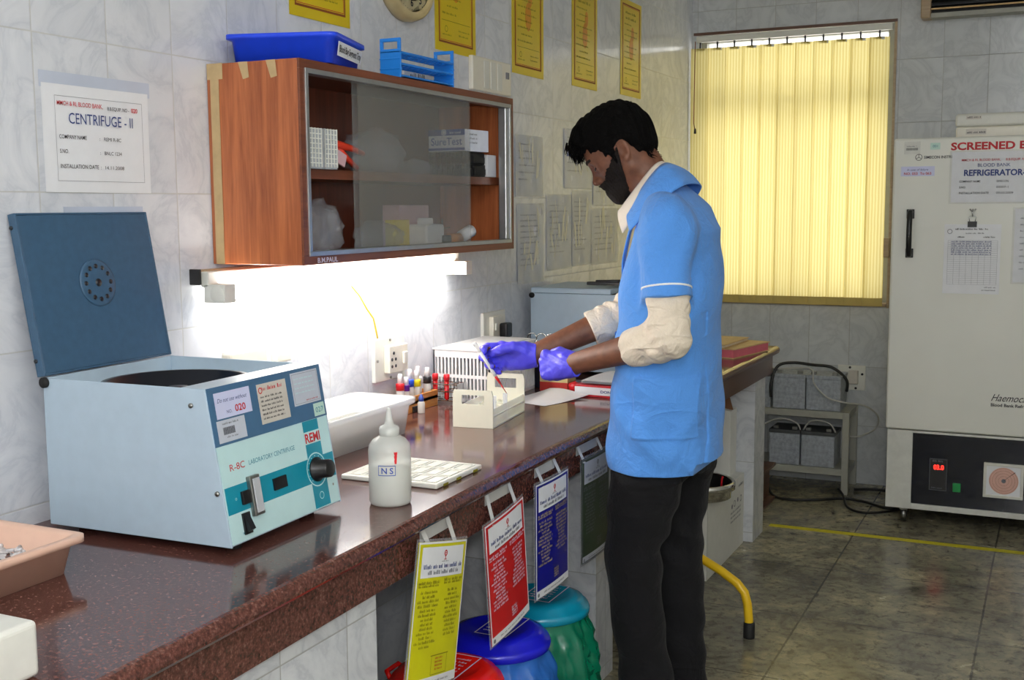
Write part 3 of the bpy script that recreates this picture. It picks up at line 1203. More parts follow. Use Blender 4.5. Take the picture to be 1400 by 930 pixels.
crumpled('plastic_bag', 'crumpled clear plastic bag in the middle of the cabinet shelf', (.13, 2.59, SZ), (.085, .125, .075), 'bag_clear', 3)
crumpled('plastic_bag', 'pale plastic bag lying low beside the test carton on the shelf', (.15, 2.78, SZ), (.05, .06, .03), 'bag_clear', 9)
crumpled('plastic_bag', 'big clear plastic bag at the bottom corner of the cabinet', (.17, 2.27, FZ), (.05, .10, .085), 'bag_clear', 17)
crumpled('plastic_bag', 'clear plastic bag on the cabinet floor before the yellow packet', (.16, 2.56, FZ), (.06, .11, .05), 'bag_clear', 23)
t = thing('storage_box', 'grey plastic box with white rim in the cabinet bottom', 'box', (.075, 2.235, FZ))
MB().box(-.05, .03, -.105, .1, 0, .135, 'rack_clear').build('body', t, bevel=.004)
MB().frame(-.054, .034, -.11, .105, .006, .135, .145, 2, 'off_white').build('rim', t)

tb = thing('test_kit_carton', 'white and blue SureTest carton on the cabinet shelf', 'carton', (.165, 3.01, SZ + .071), R(-6))
MB().box(-.065, .062, -.065, .06, 0, .062, 'sure_white').build('box', tb, bevel=.0015)
s = Sheet((-.065, -.0653, 0), (1, 0, 0), (0, 0, 1))
s.quad(0, .127, .045, .062, 'sure_blue')
s.quad(0, .127, .003, .010, 'sure_blue')
s.text('SureTest', .010, .018, .021, 'sure_blue', .108, bold=.01)
s.disc(.055, .054, .009, 'sure_white', .0012)
s.ring(.055, .054, .005, .0065, 'sure_blue', .0014)
s.scribble(.075, .12, .05, .006, 'sure_white', 4, h=.0012)
s.build('printed_face', tb)
s = Sheet((.0622, -.065, 0), (0, 1, 0), (0, 0, 1))
for i in range(3):
    s.scribble(.02, .09, .046 - i * .012, .005, 'ink_grey', 70 + i, .6)
s.build('printed_side', tb)
case('paper_box', 'plain white box beside the test carton at the shelf end', 'box', .075, .215, 3.09, 3.15, SZ, .066, 'paper')


def comb(z, y, label):
    m = MB().box(0, .125, 0, .11, .004, .022, 'black_matt')
    for k in range(8):
        m.box(k * .0162, k * .0162 + .008, -.004, .114, 0, .034, 'black_matt')
    m.box(0, .13, .03, .08, .004, .03, 'black_matt')
    return tag(m.build('tube_strip_holder', None, bevel=.001, loc=(.097, y, z)), label, 'tube holder', 'black strip holders under the test carton')


comb(SZ, 2.955, 'black toothed strip holder resting on the shelf')
comb(SZ + .0345, 2.95, 'black toothed strip holder stacked directly under the test carton')
j = thing('plastic_jar', 'small white plastic jar in the cabinet bottom', 'jar', (.165, 2.80, FZ))
MB().box(-.035, .035, -.05, .05, 0, .062, 'cap_white').build('body', j, bevel=.008)
MB().lathe([(.022, .062), (.022, .076), (.02, .079), (.001, .079)], 'cap_white', 20).build('cap', j)
t = case('pill_carton', 'pink and white carton behind the white jar', 'carton', .06, .115, 2.745, 2.91, FZ, .115, 'pale_pink')
case('yellow_packet', 'yellow packet on the cabinet floor behind the plastic bag', 'packet', .12, .15, 2.66, 2.74, FZ + .0, .075, 'cap_yellow')
m = MB().lathe([(.018, 0), (.018, .028), (.016, .03), (.001, .03)], 'cap_black', 18)
tag(m.build('black_canister', None, loc=(.2, 2.85, FZ)), 'small black canister standing by the orange roll', 'canister')
mx = Matrix.Translation((.195, 2.885, FZ + .017)) @ Matrix.Rotation(-PI / 2, 4, 'X')
m = MB().lathe([(.008, 0), (.017, 0), (.017, .055), (.008, .055)], 'orange_tape', 20, mx)
tag(m.build('tape_roll'), 'orange roll lying on the cabinet floor', 'tape roll')
mx = Matrix.Translation((.19, 2.965, FZ + .023)) @ Matrix.Rotation(-PI / 2 + .35, 4, 'X') @ Matrix.Rotation(.2, 4, 'Y')
m = MB().lathe([(.007, 0), (.018, 0), (.018, .05), (.007, .05)], 'cap_white', 20, mx)
tag(m.build('gauze_roll'), 'white roll leaning at the far end of the cabinet floor', 'gauze roll')
m = MB().cyl((.15, 2.925, FZ), (.15, 2.925, FZ + .075), .003, 'dull_steel', seg=8)
m.cyl((.15, 2.90, FZ + .045), (.15, 2.97, FZ + .05), .002, 'dull_steel', seg=8)
tag(m.build('metal_hook'), 'thin metal hook standing behind the orange roll', 'hook')

# on top of the cabinet
TZ = CZ1 + .0005
tr = thing('plastic_tray', 'long blue plastic tray labelled for blood bag segments on the cabinet', 'tray', (.288, 2.195, TZ), R(17))
TL, TW, TH = .262, .255, .066       # local: -x is towards the wall, +y is away


def trayring(in_, z, rr=.02, n=5, lx=TL, wy=TW):
    pts = []
    for cx, cy, a0 in ((-rr - in_, rr + in_, -PI / 2), (-rr - in_, wy - rr - in_, 0), (-lx + rr + in_, wy - rr - in_, PI / 2), (-lx + rr + in_, rr + in_, PI)):
        for k in range(n + 1):
            a = a0 + PI / 2 * k / n
            pts.append((cx + rr * math.cos(a), cy + rr * math.sin(a), z))
    return pts


m = MB()
m.rings([trayring(.030, .003), trayring(.016, 0), trayring(.010, TH - .012), trayring(.0, TH - .010), trayring(.0, TH), trayring(.008, TH + .001), trayring(.013, TH - .006), trayring(.019, .004), trayring(.04, .004)], 'blue_tray')
m.build('tray_body', tr)
s = Sheet((-.0085, .035, .010), (0, 1, 0), Vector((.14, 0, 1)))
s.slab(0, .19, .008, .04, .0, .001, 'paper')
s.text('Blood Bag Segment Tray', .095, .0175, .0155, 'ink_black', .172, 'C', bold=.02, h=.0016)
s.build('label_strip', tr)


rk = thing('test_tube_rack', 'bright blue test tube rack standing on the wall cabinet', 'test tube rack', (.222, 2.535, TZ))
for y0 in (0, .278):
    m = MB()
    m.box(-.03, .03, y0, y0 + .006, 0, .066, 'blue_rack')
    m.frame(-.03, .03, .062, .098, .009, y0, y0 + .006, 1, 'blue_rack')
    for z in (.02, .045):
        m.box(-.031, .031, y0 - .001, y0 + .007, z, z + .004, 'blue_rack')
    m.build('end_plate', rk, bevel=.001)
for z in (.004, .032, .060):
    m = MB()
    if z < .01:
        m.box(-.028, .028, .006, .278, z, z + .004, 'blue_rack')
    else:
        for x in (-.03, -.011, .008, .026):
            m.box(x, x + .004, .006, .278, z, z + .005, 'blue_rack')
        for k in range(12):
            y = .006 + k * .0243
            m.box(-.028, .028, y, y + .005, z, z + .0045, 'blue_rack')
    m.build('tier', rk)
m = MB().box(.19, .2, 2.70, 2.955, 0, .055, 'paper')
s = Sheet((.2005, 2.70, 0), (0, 1, 0), (0, 0, 1), m)
s.scribble(.03, .12, .022, .014, 'ink_grey', 8, h=.0005)
tag(m.build('white_card', None, loc=(-.035, 0, TZ)), 'white card with dark scrawl behind the blue test tube rack', 'card')
# ------------------------------------------------------------------ laboratory bench
CT = .80
bn = thing('laboratory_bench', 'long polished brown granite bench along the tiled wall', 'bench', (0, 0, 0))
BE = 4.93
EDGE = [(-.9, .700), (.5, .692), (1.018, .684), (1.5, .671), (1.8, .664), (2.35, .644), (2.6, .638), (3.05, .638), (3.2, .655), (3.4, .690), (BE, .695)]


def edge_x(y):
    return float(np.interp(y, [q[0] for q in EDGE], [q[1] for q in EDGE]))


def edge_prof(y):
    e = edge_x(y) - .0175
    pr = [(.002, y, CT - .035), (e, y, CT - .035)]
    for k in range(1, 9):
        a = -PI / 2 + PI * k / 8
        pr.append((e + .0175 * math.cos(a), y, CT - .0175 + .0175 * math.sin(a)))
    return pr + [(.002, y, CT)]


m = MB()
m.rings([edge_prof(y) for y in (-.9, .5, 1.018)], 'granite', smooth=False)
m.rings([edge_prof(y) for y in (1.0195, 1.5, 1.8, 2.1, 2.35, 2.6, 3.05, 3.2, 3.4, BE)], 'granite', smooth=False)
m.build('worktop', bn)
m = MB()
ys = (-.9, .5, 1.02, 1.5, 1.8, 2.1, 2.35, 2.6, 3.05, 3.2, 3.4, BE - .02)
m.rings([[(edge_x(y) - .052, y, CT - .115), (edge_x(y) - .026, y, CT - .115), (edge_x(y) - .026, y, CT - .036), (edge_x(y) - .052, y, CT - .036)] for y in ys], 'granite', smooth=False)
m.box(.05, .64, BE - .05, BE - .02, CT - .115, CT - .036, 'granite')
m.build('fascia', bn)
for a, b, x1 in ((1.30, 1.80, .615), (3.02, 3.16, .590), (4.66, 4.84, .655)):
    m = MB()
    m.box(.01, x1, a, b, 0, CT - .036, 'pier_tile')
    m.build('tiled_pier', bn)
# white box at the near end
m = MB().box(.40, .592, .90, 1.03, CT + .0005, .876, 'off_white')
tag(m.build('white_box', None, bevel=.008, seg=4), 'white plastic box cut off at the near end of the bench', 'box')

# peach tray with gauze and bits
t = thing('plastic_tray', 'peach plastic tray of scraps on the bench beside the centrifuge', 'tray', (.0, 0, CT + .0005))
X0, X1, Y0, Y1, H = .05, .318, .94, 1.385, .064


def rr(x0, x1, y0, y1, z, r=.02, n=5):
    p = []
    for cx, cy, a0 in ((x1 - r, y0 + r, -PI / 2), (x1 - r, y1 - r, 0), (x0 + r, y1 - r, PI / 2), (x0 + r, y0 + r, PI)):
        for k in range(n + 1):
            a = a0 + PI / 2 * k / n
            p.append((cx + r * math.cos(a), cy + r * math.sin(a), z))
    return p


def inset(d, z, r=.02):
    return rr(X0 + d, X1 - d, Y0 + d, Y1 - d, z, r)


MB().rings([inset(.030, .001), inset(.024, 0), inset(.014, H - .013), inset(0, H - .012), inset(0, H - .001), inset(.002, H), inset(.012, H), inset(.018, H - .006), inset(.03, .005), inset(.05, .004)], 'peach_plastic').build('tray_body', t, bevel=0)
g = MB()


def lump(u, v):
    x, y = X0 + .039 + u * (X1 - X0 - .078), Y0 + .039 + v * (Y1 - Y0 - .078)
    e = min(u, 1 - u, v, 1 - v)
    z = .028 + .030 * noise.noise(Vector((x * 26, y * 26, 2))) + .012 * noise.noise(Vector((x * 80, y * 80, 5)))
    return (x, y, .006 + max(.002, z) * min(1, e * 14))


g.grid(lump, 60, 90, 'gauze')
r = random.Random(4)
for k in range(120):
    x, y = r.uniform(X0 + .06, X1 - .06), r.uniform(Y0 + .06, Y1 - .06)
    a = r.uniform(0, PI)
    z = r.uniform(.03, .048)
    d = Vector((math.cos(a), math.sin(a), r.uniform(-.3, .3))) * r.uniform(.006, .016)
    g.cyl(Vector((x, y, z)) - d, Vector((x, y, z)) + d, r.uniform(.0015, .004), r.choice(('glass_bits', 'gauze', 'droplet')), seg=7)
o = g.build('scraps', None, loc=(0, 0, CT + .001))
tag(o, 'crumpled gauze and glass scraps filling the peach tray', 'scraps', kind='stuff')


# ------------------------------------------------------------------ centrifuges
def lathe_holes(m, cx, cy, z, r, n, rr_, mat, up):
    for k in range(n):
        a = 2 * PI * k / n
        x, y = cx + r * math.cos(a), cy + r * math.sin(a)
        m.cyl((x, y, z), (x, y, z + up), rr_, mat, seg=10)


def centrifuge(label, loc, rz, open_lid):
    """Local: x away from the wall, y along the bench; front panel leans back. Base at z=0 (bench)."""
    c = thing('laboratory_centrifuge', label, 'centrifuge', loc, rz)
    W, D, F = .352, .418, .015
    Hb, xt = .277, .372          # height, x of the front panel's upper edge
    hg = (0.0, Hb)
    # housing: side plates, bottom, back, front ledge
    side = [(0, F), (D, F), (xt, Hb + F - .0), (0, Hb + F)]
    m = MB()
    m.prism(side, 1, 0, .004, 'centrifuge_grey')
    m.prism(side, 1, W - .004, W, 'centrifuge_grey')
    m.box(0, D - .004, .004, W - .004, F, F + .004, 'centrifuge_grey')
    m.box(0, .004, .004, W - .004, F, Hb + F, 'centrifuge_grey')
    m.prism([(xt - .055, Hb + F - .004), (xt, Hb + F - .004), (xt, Hb + F), (xt - .055, Hb + F)], 1, .004, W - .004, 'centrifuge_grey')
    m.prism([(xt - .056, Hb + F - .06), (xt - .053, Hb + F - .06), (xt - .053, Hb + F - .001), (xt - .056, Hb + F - .001)], 1, .004, W - .004, 'centrifuge_grey')
    m.build('housing', c, bevel=.0012)
    # chamber deck with round bowl
    m = MB()
    seg = 40
    cx, cy, r0, zd = .165, W / 2, .135, Hb + F - .030
    sq = []
    for k in range(seg):
        a = 2 * PI * k / seg
        ca, sa = math.cos(a), math.sin(a)
        q = min(abs((.31 - cx) / ca) if ca > 0 else abs((cx - .006) / ca) if ca < 0 else 9, (W / 2 - .005) / max(abs(sa), 1e-6))
        sq.append((cx + ca * q, cy + sa * q, zd))
    ci = [(cx + r0 * math.cos(2 * PI * k / seg), cy + r0 * math.sin(2 * PI * k / seg), zd) for k in range(seg)]
    m.rings([sq, ci], 'paint_white', caps=False, smooth=False)
    m.build('deck', c)
    m = MB().lathe([(r0 + .008, zd + .001), (r0 + .008, zd + .012), (r0 - .004, zd + .012), (r0 - .006, zd - .08), (.001, zd - .085)], 'rotor_black', 40, Matrix.Translation((cx, cy, 0)), caps=False)
    m.build('bowl', c)
    m = MB().lathe([(.02, zd - .08), (.10, zd - .06), (.105, zd - .035), (.09, zd - .025), (.035, zd - .02), (.02, zd - .002), (.001, zd)], 'rotor_black', 32, Matrix.Translation((cx, cy, 0)))
    m.build('rotor', c)
    # front panel as a sheet; origin lower left corner
    up = Vector((xt - D, 0, Hb)).normalized()
    PH = Vector((xt - D, 0, Hb)).length
    s = Sheet((D, 0, F), (0, 1, 0), up)
    s.slab(.004, W - .004, .004, PH, -.004, .0002, 'panel_pale')
    s.build('front_panel', c)
    if open_lid:
        s = Sheet((D, 0, F), (0, 1, 0), up)
        s.slab(.002, W - .002, PH * .632, PH, -.002, .0012, 'panel_blue')
        s.build('blue_band', c)
        s = Sheet((D, 0, F), (0, 1, 0), up)
        k = .0006
        s.quad(.006, W - .004, .056, .104, 'panel_teal', k)
        s.quad(.262, .314, .006, PH * .63, 'panel_teal', .0008)
        s.text('R-8C', .030, .130, .012, 'ink_red', .042, h=k)
        s.text('LABORATORY CENTRIFUGE', .084, .131, .0085, 'ink_teal', .142, h=k)
        s.quad(.262, .314, .132, .156, 'panel_pale', .001)
        s.text('REMI', .2635, .135, .0175, 'ink_red', .050, bold=.03, h=.0012)
        s.ring(.285, .080, .031, .0335, 'panel_pale', .0012)
        for q in range(11):
            a = R(225 - q * 27)
            s.disc(.285 + .027 * math.cos(a), .080 + .027 * math.sin(a), .0013, 'panel_pale', .0012, 6)
        s.ring(.288, .028, .006, .0075, 'panel_pale', .0012)
        s.text('o', .030, .078, .007, 'panel_pale', h=.001)
        s.scribble(.036, .05, .016, .004, 'ink_teal', 4, h=.001)
        s.disc(.332, .040, .0025, 'dull_steel', .001)
        s.build('panel_print', c)
        # stickers
        for nm, a0, a1, b0, b1, mt in (('sticker', .018, .118, .224, .270, 'sticker_lilac'), ('sticker', .014, .092, .182, .221, 'paper_grey'),
                                       ('sticker', .140, .230, .194, .268, 'sticker_buff'), ('sticker', .248, .338, .210, .274, 'paper_grey'), ('sticker', .308, .344, .181, .206, 'sticker_pale_green')):
            s = Sheet((D, 0, F), (0, 1, 0), up)
            s.slab(a0, a1, b0, b1, .0012, .0018, mt)
            h = .0021
            if mt == 'sticker_lilac':
                s.text('Do not use without', a0 + .006, b0 + .028, .0075, 'ink_blue', .084, h=h, shear=.4)
                s.text('020', a0 + .052, b0 + .007, .012, 'ink_red', .030, bold=.02, h=h)
                s.text('NO.', a0 + .028, b0 + .007, .006, 'ink_blue', h=h)
            elif a1 - a0 < .04:
                s.text('027', (a0 + a1) / 2, b0 + .007, .010, 'ink_teal', .026, 'C', h=h)
            elif mt == 'sticker_buff':
                s.scribble(a0 + .014, a1 - .006, b1 - .013, .007, 'ink_red', 31, h=h)
                s.ring(a0 + .009, b1 - .012, .004, .006, 'ink_red', h)
                for q in range(6):
                    s.scribble(a0 + .006, a1 - .01, b1 - .026 - q * .008, .0035, 'ink_black', 50 + q, h=h)
            elif b0 < .19:
                s.scribble(a0 + .014, a1 - .014, b0 + .031, .0035, 'ink_grey', 6, h=h)
                for q in range(22):
                    s.quad(a0 + .014 + q * .0015, a0 + .014 + q * .0015 + (.0006, .0009, .0011)[q % 3], b0 + .013, b0 + .026, 'ink_black', h)
                s.scribble(a0 + .022, a1 - .022, b0 + .007, .003, 'ink_grey', 9, h=h)
            else:
                s.frame(a0 + .003, a1 - .003, b0 + .003, b1 - .003, .0006, 'ink_grey', h)
                for q in range(4):
                    s.scribble(a0 + .008, a1 - .01, b1 - .014 - q * .009, .003, 'panel_pale', 60 + q, h=h)
                s.scribble(a0 + .04, a1 - .006, b0 + .006, .003, 'ink_red', 63, h=h)
            s.build(nm, c)
        # controls
        s = Sheet((D, 0, F), (0, 1, 0), up)
        s.slab(.142, .182, .070, .092, 0, .004, 'black_plastic')
        s.build('display_window', c)
        s = Sheet((D, 0, F), (0, 1, 0), up)
        s.slab(.046, .068, .066, .090, 0, .006, 'black_plastic')
        s.slab(.068, .096, .040, .112, .0, .010, 'dull_steel')
        s.slab(.072, .092, .045, .107, .010, .013, 'droplet')
        s.build('door_catch', c, bevel=.002)
        s = Sheet((D, 0, F), (0, 1, 0), up)
        s.slab(.040, .060, .014, .052, 0, .004, 'black_plastic')
        s.mb.add([s.pt(.043, .017, .004), s.pt(.057, .017, .004), s.pt(.057, .049, .004), s.pt(.043, .049, .004), s.pt(.043, .022, .014), s.pt(.057, .022, .014)], [(0, 1, 5, 4), (4, 5, 2, 3), (0, 4, 3), (1, 2, 5)], 'black_plastic')
        s.build('power_switch', c)
        mxk = Matrix.Translation(s.pt(.285, .080, 0)) @ s.n.to_track_quat('Z', 'Y').to_matrix().to_4x4()
        MB().lathe([(.024, 0), (.024, .004), (.018, .008), (.0175, .032), (.0155, .034), (.001, .034)], 'black_plastic', 28, mxk).build('speed_knob', c)
    # screws and feet
    for x, z in ((xt - .03, Hb + F - .03), (D - .026, .11)):
        MB().cyl((x, 0, z), (x, -.003, z), .0045, 'dull_steel', seg=10).build('screw', c)
    for x, y in ((.04, .05), (D - .035, .05), (.04, W - .05), (D - .05, W - .05)):
        MB().lathe([(.014, 0), (.016, F), (.001, F)], 'black_rubber', 14, Matrix.Translation((x, y, 0))).build('foot', c)
    # lid: shallow tray hinged on the back edge
    LL, T = .306, .019
    lid = MB()
    lid.box(0, LL, .001, W - .001, T - .003, T, 'centrifuge_blue' if open_lid else 'centrifuge_grey')
    mt = 'centrifuge_blue' if open_lid else 'centrifuge_grey'
    lid.box(0, LL, .001, .005, 0, T - .003, mt)
    lid.box(0, LL, W - .005, W - .001, 0, T - .003, mt)
    lid.box(0, .004, .005, W - .005, 0, T - .003, mt)
    lid.box(LL - .004, LL, .005, W - .005, 0, T - .003, mt)
    if open_lid:
        lid.box(.004, LL - .004, .005, W - .005, .001, .004, mt)
    lo = lid.build('lid', c, bevel=.0015)
    lo.location = (.002, 0, Hb + F + .001)
    if open_lid:
        lo.location = (.004, 0, Hb + F + .003)
        lo.rotation_euler = (0, R(-100), 0)
        v = MB().lathe([(.047, .001), (.047, -.001), (.043, -.0022), (.001, -.0022)], mt, 40, Matrix.Translation((.165, W / 2, 0)))
        v.build('vent_disc', lo)
        v = MB()
        for k in range(12):
            a = 2 * PI * k / 12
            v.cyl((.165 + .033 * math.cos(a), W / 2 + .033 * math.sin(a), 0), (.165 + .033 * math.cos(a), W / 2 + .033 * math.sin(a), -.0032), .0048, 'rotor_black', seg=10)
        v.cyl((.165, W / 2, 0), (.165, W / 2, -.0032), .008, 'rotor_black', seg=14)
        v.build('vent_holes', lo)
        for q in (.03, .28):
            MB().cyl((q, .001, .014), (q, -.001, .014), .004, 'rotor_black', seg=10).build('rivet', lo)
    MB().cyl((.006, 0, Hb + F - .008), (.006, -.006, Hb + F - .008), .010, 'black_rubber', seg=16).build('hinge_pin', c)
    return c


centrifuge('pale blue laboratory centrifuge with its dark blue lid open', (.072, 1.528, CT + .0005), R(1.5), True)
centrifuge('closed grey centrifuge at the far part of the bench before the man', (.035, 3.79, CT + .0005), 0, False)
m = MB()
m.box(.30, .48, 3.9, 3.93, 0, .012, 'black_plastic')
m.box(.36, .50, 3.93, 3.96, 0, .01, 'black_plastic')
m.cyl((.33, 3.915, .012), (.47, 3.93, .016), .006, 'black_plastic')
tag(m.build('black_tongs', None, bevel=.002, loc=(-.09, 0, CT + .318)), 'black tong like tool lying on the closed grey centrifuge', 'tool')

# ------------------------------------------------------------------ translucent tub
t = thing('plastic_tub', 'translucent white plastic tub on the bench behind the wash bottle', 'tub', (0, 0, CT + .0005))
X0, X1, Y0, Y1, H = .012, .222, 2.20, 2.655, .096
MB().rings([inset(.026, .002, .03), inset(.022, 0, .03), inset(.012, H - .02, .03), inset(.001, H - .014, .03), inset(0, H, .03), inset(.010, H, .03), inset(.016, H - .015, .03), inset(.026, .006, .03), inset(.05, .005, .03)], 'tub_plastic').build('tub_body', t)
MB().rings([inset(.028, .007, .03), inset(.021, .045, .03)], 'water').build('liquid', t)

# spot plate
t = thing('spot_plate', 'white rectangular well plate lying flat behind the wash bottle', 'well plate', (.335, 2.105, CT + .0005))
m = MB().box(0, .245, 0, .215, 0, .011, 'tile_white')
m.build('plate', t, bevel=.003)
g = MB()
for i in range(6):
    for jj in range(3):
        x0, y0 = .012 + i * .038, .012 + jj * .066
        g.frame(x0, x0 + .033, y0, y0 + .058, .004, .0105, .0128, 2, 'tile_white')
g.build('well_rims', t, bevel=.001)
m = MB()
for y in (.03, .09, .17):
    m.box(.2445, .2465, y, y + .02, .001, .006, 'ink_olive')
m.build('foot_pads', t)

# wash bottle
t = thing('wash_bottle', 'translucent dropper bottle marked in blue on the bench beside the centrifuge', 'bottle', (.547, 1.97, CT + .0005))
MB().lathe([(.036, 0), (.041, .002), (.0435, .008), (.0435, .112), (.041, .124), (.034, .133), (.022, .140), (.0185, .143), (.0185, .146)], 'bottle_plastic', 36).build('body', t)
MB().lathe([(.0415, .003), (.0415, .072), (.001, .072)], 'water', 32).build('liquid', t)
MB().lathe([(.0205, .141), (.021, .156), (.018, .160), (.010, .164), (.008, .172), (.0045, .194), (.003, .198), (.001, .198)], 'bottle_plastic', 28).build('cap', t)


def wrap(m, pts, r, mat, rot=0.0):
    vs = []
    for a, z in pts:
        th = rot + a / r
        vs.append((r * math.sin(th) * 1.0, -r * math.cos(th), z))
    m.add(vs, [tuple(range(len(vs)))], mat)


m = MB()
rot = R(23)
rw = .0439
for a0, a1, z0, z1 in ((-.018, .018, .066, .0675), (-.018, .018, .0855, .087), (-.018, -.0168, .066, .087), (.0168, .018, .066, .087)):
    for q in range(6):
        b0, b1 = a0 + (a1 - a0) * q / 6, a0 + (a1 - a0) * (q + 1) / 6
        wrap(m, [(b0, z0), (b1, z0), (b1, z1), (b0, z1)], rw, 'sure_blue', rot)
for word, off in (('N', -.011), ('S', .006)):
    vs, fs, x0, x1, y1 = text_mesh(word, .02)
    sc_ = .012 / .7
    vv = []
    for p in vs:
        th = rot + (off + (p[0] - x0) * sc_) / rw
        vv.append((rw * math.sin(th), -rw * math.cos(th), .0705 + p[1] * sc_))
    m.add(vv, fs, 'sure_blue')
m.build('blue_marking', t)
m = MB()
for q in range(3):
    wrap(m, [(.0165, .090 + q * .008), (.0205 + q * .0004, .090 + q * .008), (.021 + q * .0008, .098 + q * .008), (.0155 - q * .0004, .098 + q * .008)], rw, 'cap_red', rot)
m.build('red_mark', t)

# reagent vials in a wooden rack
t = thing('vial_rack', 'small orange wooden rack for reagent vials behind the tub', 'rack', (.032, 2.83, CT + .0005))
m = MB().box(-.028, .028, 0, .215, .022, .034, 'rack_wood')
m.box(.022, .028, 0, .215, 0, .048, 'rack_wood')
m.box(-.028, -.022, 0, .215, 0, .048, 'rack_wood')
m.box(-.022, .022, .207, .215, 0, .048, 'rack_wood')
m.box(-.022, .022, 0, .008, 0, .048, 'rack_wood')
m.build('rack_body', t, bevel=.0015)
MB().box(-.03, .034, .06, .10, -.0, .018, 'black_plastic').build('end_block', t, bevel=.002)
V = [('cap_red', .030, 'red'), ('cap_purple', .057, 'purple'), ('cap_blue', .088, 'blue'), ('cap_yellow', .120, 'yellow'), ('cap_white', .153, 'white'), ('cap_black', .186, 'black')]
for k, (mt, y, nm) in enumerate(V):
    x = (.006, .010, .004, .009, -.006, .008)[k]
    v = thing('reagent_vial', f'{nm} collared dropper vial with white cap in the wooden rack', 'vial', (.032 + x, 2.83 + y, CT + .035), group='reagent vials in the wooden rack')
    g = 1.08 if mt in ('cap_blue', 'cap_white') else .86 if mt == 'cap_purple' else 1.0
    MB().lathe([(.0105 * g, 0), (.0118 * g, .002), (.0118 * g, .034 * g), (.008, .04 * g)], 'bottle_plastic', 18).build('bottle', v)
    MB().lathe([(.0128 * g, .036 * g), (.0128 * g, .054 * g), (.012, .056 * g), (.001, .056 * g)], mt, 18).build('collar', v)
    MB().lathe([(.0085, .056 * g), (.0075, .078 * g), (.006, .084 * g), (.001, .085 * g)], 'cap_white', 16).build('dropper_cap', v)
m = MB().lathe([(.010, 0), (.011, .002), (.011, .03), (.007, .036)], 'bottle_plastic', 16).lathe([(.0075, .034), (.0075, .046), (.003, .056), (.001, .056)], 'sure_blue', 14)
tag(m.build('reagent_vial', None, loc=(.085, 2.90, CT + .0005)), 'small clear vial with blue top standing beside the wooden rack', 'vial')

# steel wire rack with two red tubes
t = thing('steel_tube_rack', 'shiny steel test tube rack before the white basket', 'test tube rack', (.07, 3.08, CT + .0005))
m = MB()
for z in (.012, .04, .062):
    m.frame(-.055, .055, -.03, .03, .004, z, z + .003, 2, 'steel')
    for x in (-.03, -.005, .02):
        m.box(x, x + .003, -.03, .03, z, z + .003, 'steel')
    m.box(-.055, .055, -.0015, .0015, z, z + .003, 'steel')
m.build('tier', t)
m = MB()
for x in (-.055, .0535):
    for y in (-.03, .0285):
        m.box(x, x + .0015, y, y + .0015, 0, .066, 'steel')
m.box(.0535, .0555, -.03, .03, .0, .066, 'steel')
m.build('end_frame', t)
for k, (x, nm) in enumerate(((-.036, 'red stoppered blood tube nearer the wall in the steel rack'), (.004, 'red stoppered blood tube farther from the wall in the steel rack'))):
    v = thing('blood_tube', nm, 'tube', (.068 + x + .01, 3.063, CT + .013), group='red tubes in the steel rack')
    MB().lathe([(.002, 0), (.006, .003), (.0075, .008), (.0075, .062)], 'blood_red', 14).build('glass', v)
    MB().lathe([(.0095, .062), (.0095, .078), (.008, .081), (.001, .081)], 'cap_red', 14).build('stopper', v)

# white plastic basket (lidded wire style)
t = thing('test_tube_basket', 'white slotted plastic basket with flat lid by the wall', 'basket', (.006, 3.118, CT + .0005))
BW, BL, BH = .195, .34, .16
for axis, w0, w1, a1 in ((1, 0, .004, BW), (1, BL - .004, BL, BW), (0, 0, .004, BL), (0, BW - .004, BW, BL)):
    m = MB()

    def bar(a, b, z0, z1):
        m.prism([(a, z0), (b, z0), (b, z1), (a, z1)], axis, w0, w1, 'cap_white')
    bar(0, a1, 0, .012)
    bar(0, a1, .075, .085)
    bar(0, a1, BH - .022, BH)
    n = int(a1 / .0125)
    for k in range(n + 1):
        a = k * (a1 - .0055) / n
        bar(a, a + .0055, .012, .075)
        bar(a, a + .0055, .085, BH - .022)
    m.build('slotted_wall', t)
MB().box(.004, BW - .004, .004, BL - .004, 0, .004, 'cap_white').build('base', t)
m = MB().box(-.003, BW + .004, -.004, BL + .004, BH, BH + .006, 'cap_white')
m.box(.012, BW - .012, .012, BL - .012, BH + .006, BH + .010, 'cap_white')
m.build('lid', t, bevel=.002)
for i in range(3):
    for k in range(4):
        m = MB().lathe([(.002, 0), (.006, .003), (.0065, .008), (.0065, .10), (.0075, .101), (.0075, .118), (.001, .119)], 'droplet' if (i + k) % 3 else 'rack_clear', 10)
        tag(m.build('glass_tube', None, loc=(.045 + i * .05, 3.155 + k * .07, CT + .005)), 'clear glass tube standing inside the white slotted basket', 'tube', 'glass tubes inside the white basket')

# acrylic work rack where the man is pipetting
t = thing('acrylic_tube_rack', 'cream acrylic tube rack with slotted end plates under the dropper', 'test tube rack', (.330, 2.757, CT + .0005), R(6.8))
AW, AL = .117, .282
for y0, hz in ((0, .104), (AL - .005, .112)):
    m = MB()
    m.prism([(-AW / 2, 0), (AW / 2, 0), (AW / 2, hz * .62), (-AW / 2, hz * .62)], 1, y0, y0 + .005, 'acrylic_cream')
    m.prism([(-AW / 2, hz * .62), (-.033, hz * .62), (-.033, hz - .014), (-AW / 2, hz - .014)], 1, y0, y0 + .005, 'acrylic_cream')
    m.prism([(.033, hz * .62), (AW / 2, hz * .62), (AW / 2, hz - .014), (.033, hz - .014)], 1, y0, y0 + .005, 'acrylic_cream')
    m.prism([(-AW / 2, hz - .014), (AW / 2, hz - .014), (AW / 2 - .004, hz), (-AW / 2 + .004, hz)], 1, y0, y0 + .005, 'acrylic_cream')
    m.build('end_plate', t)
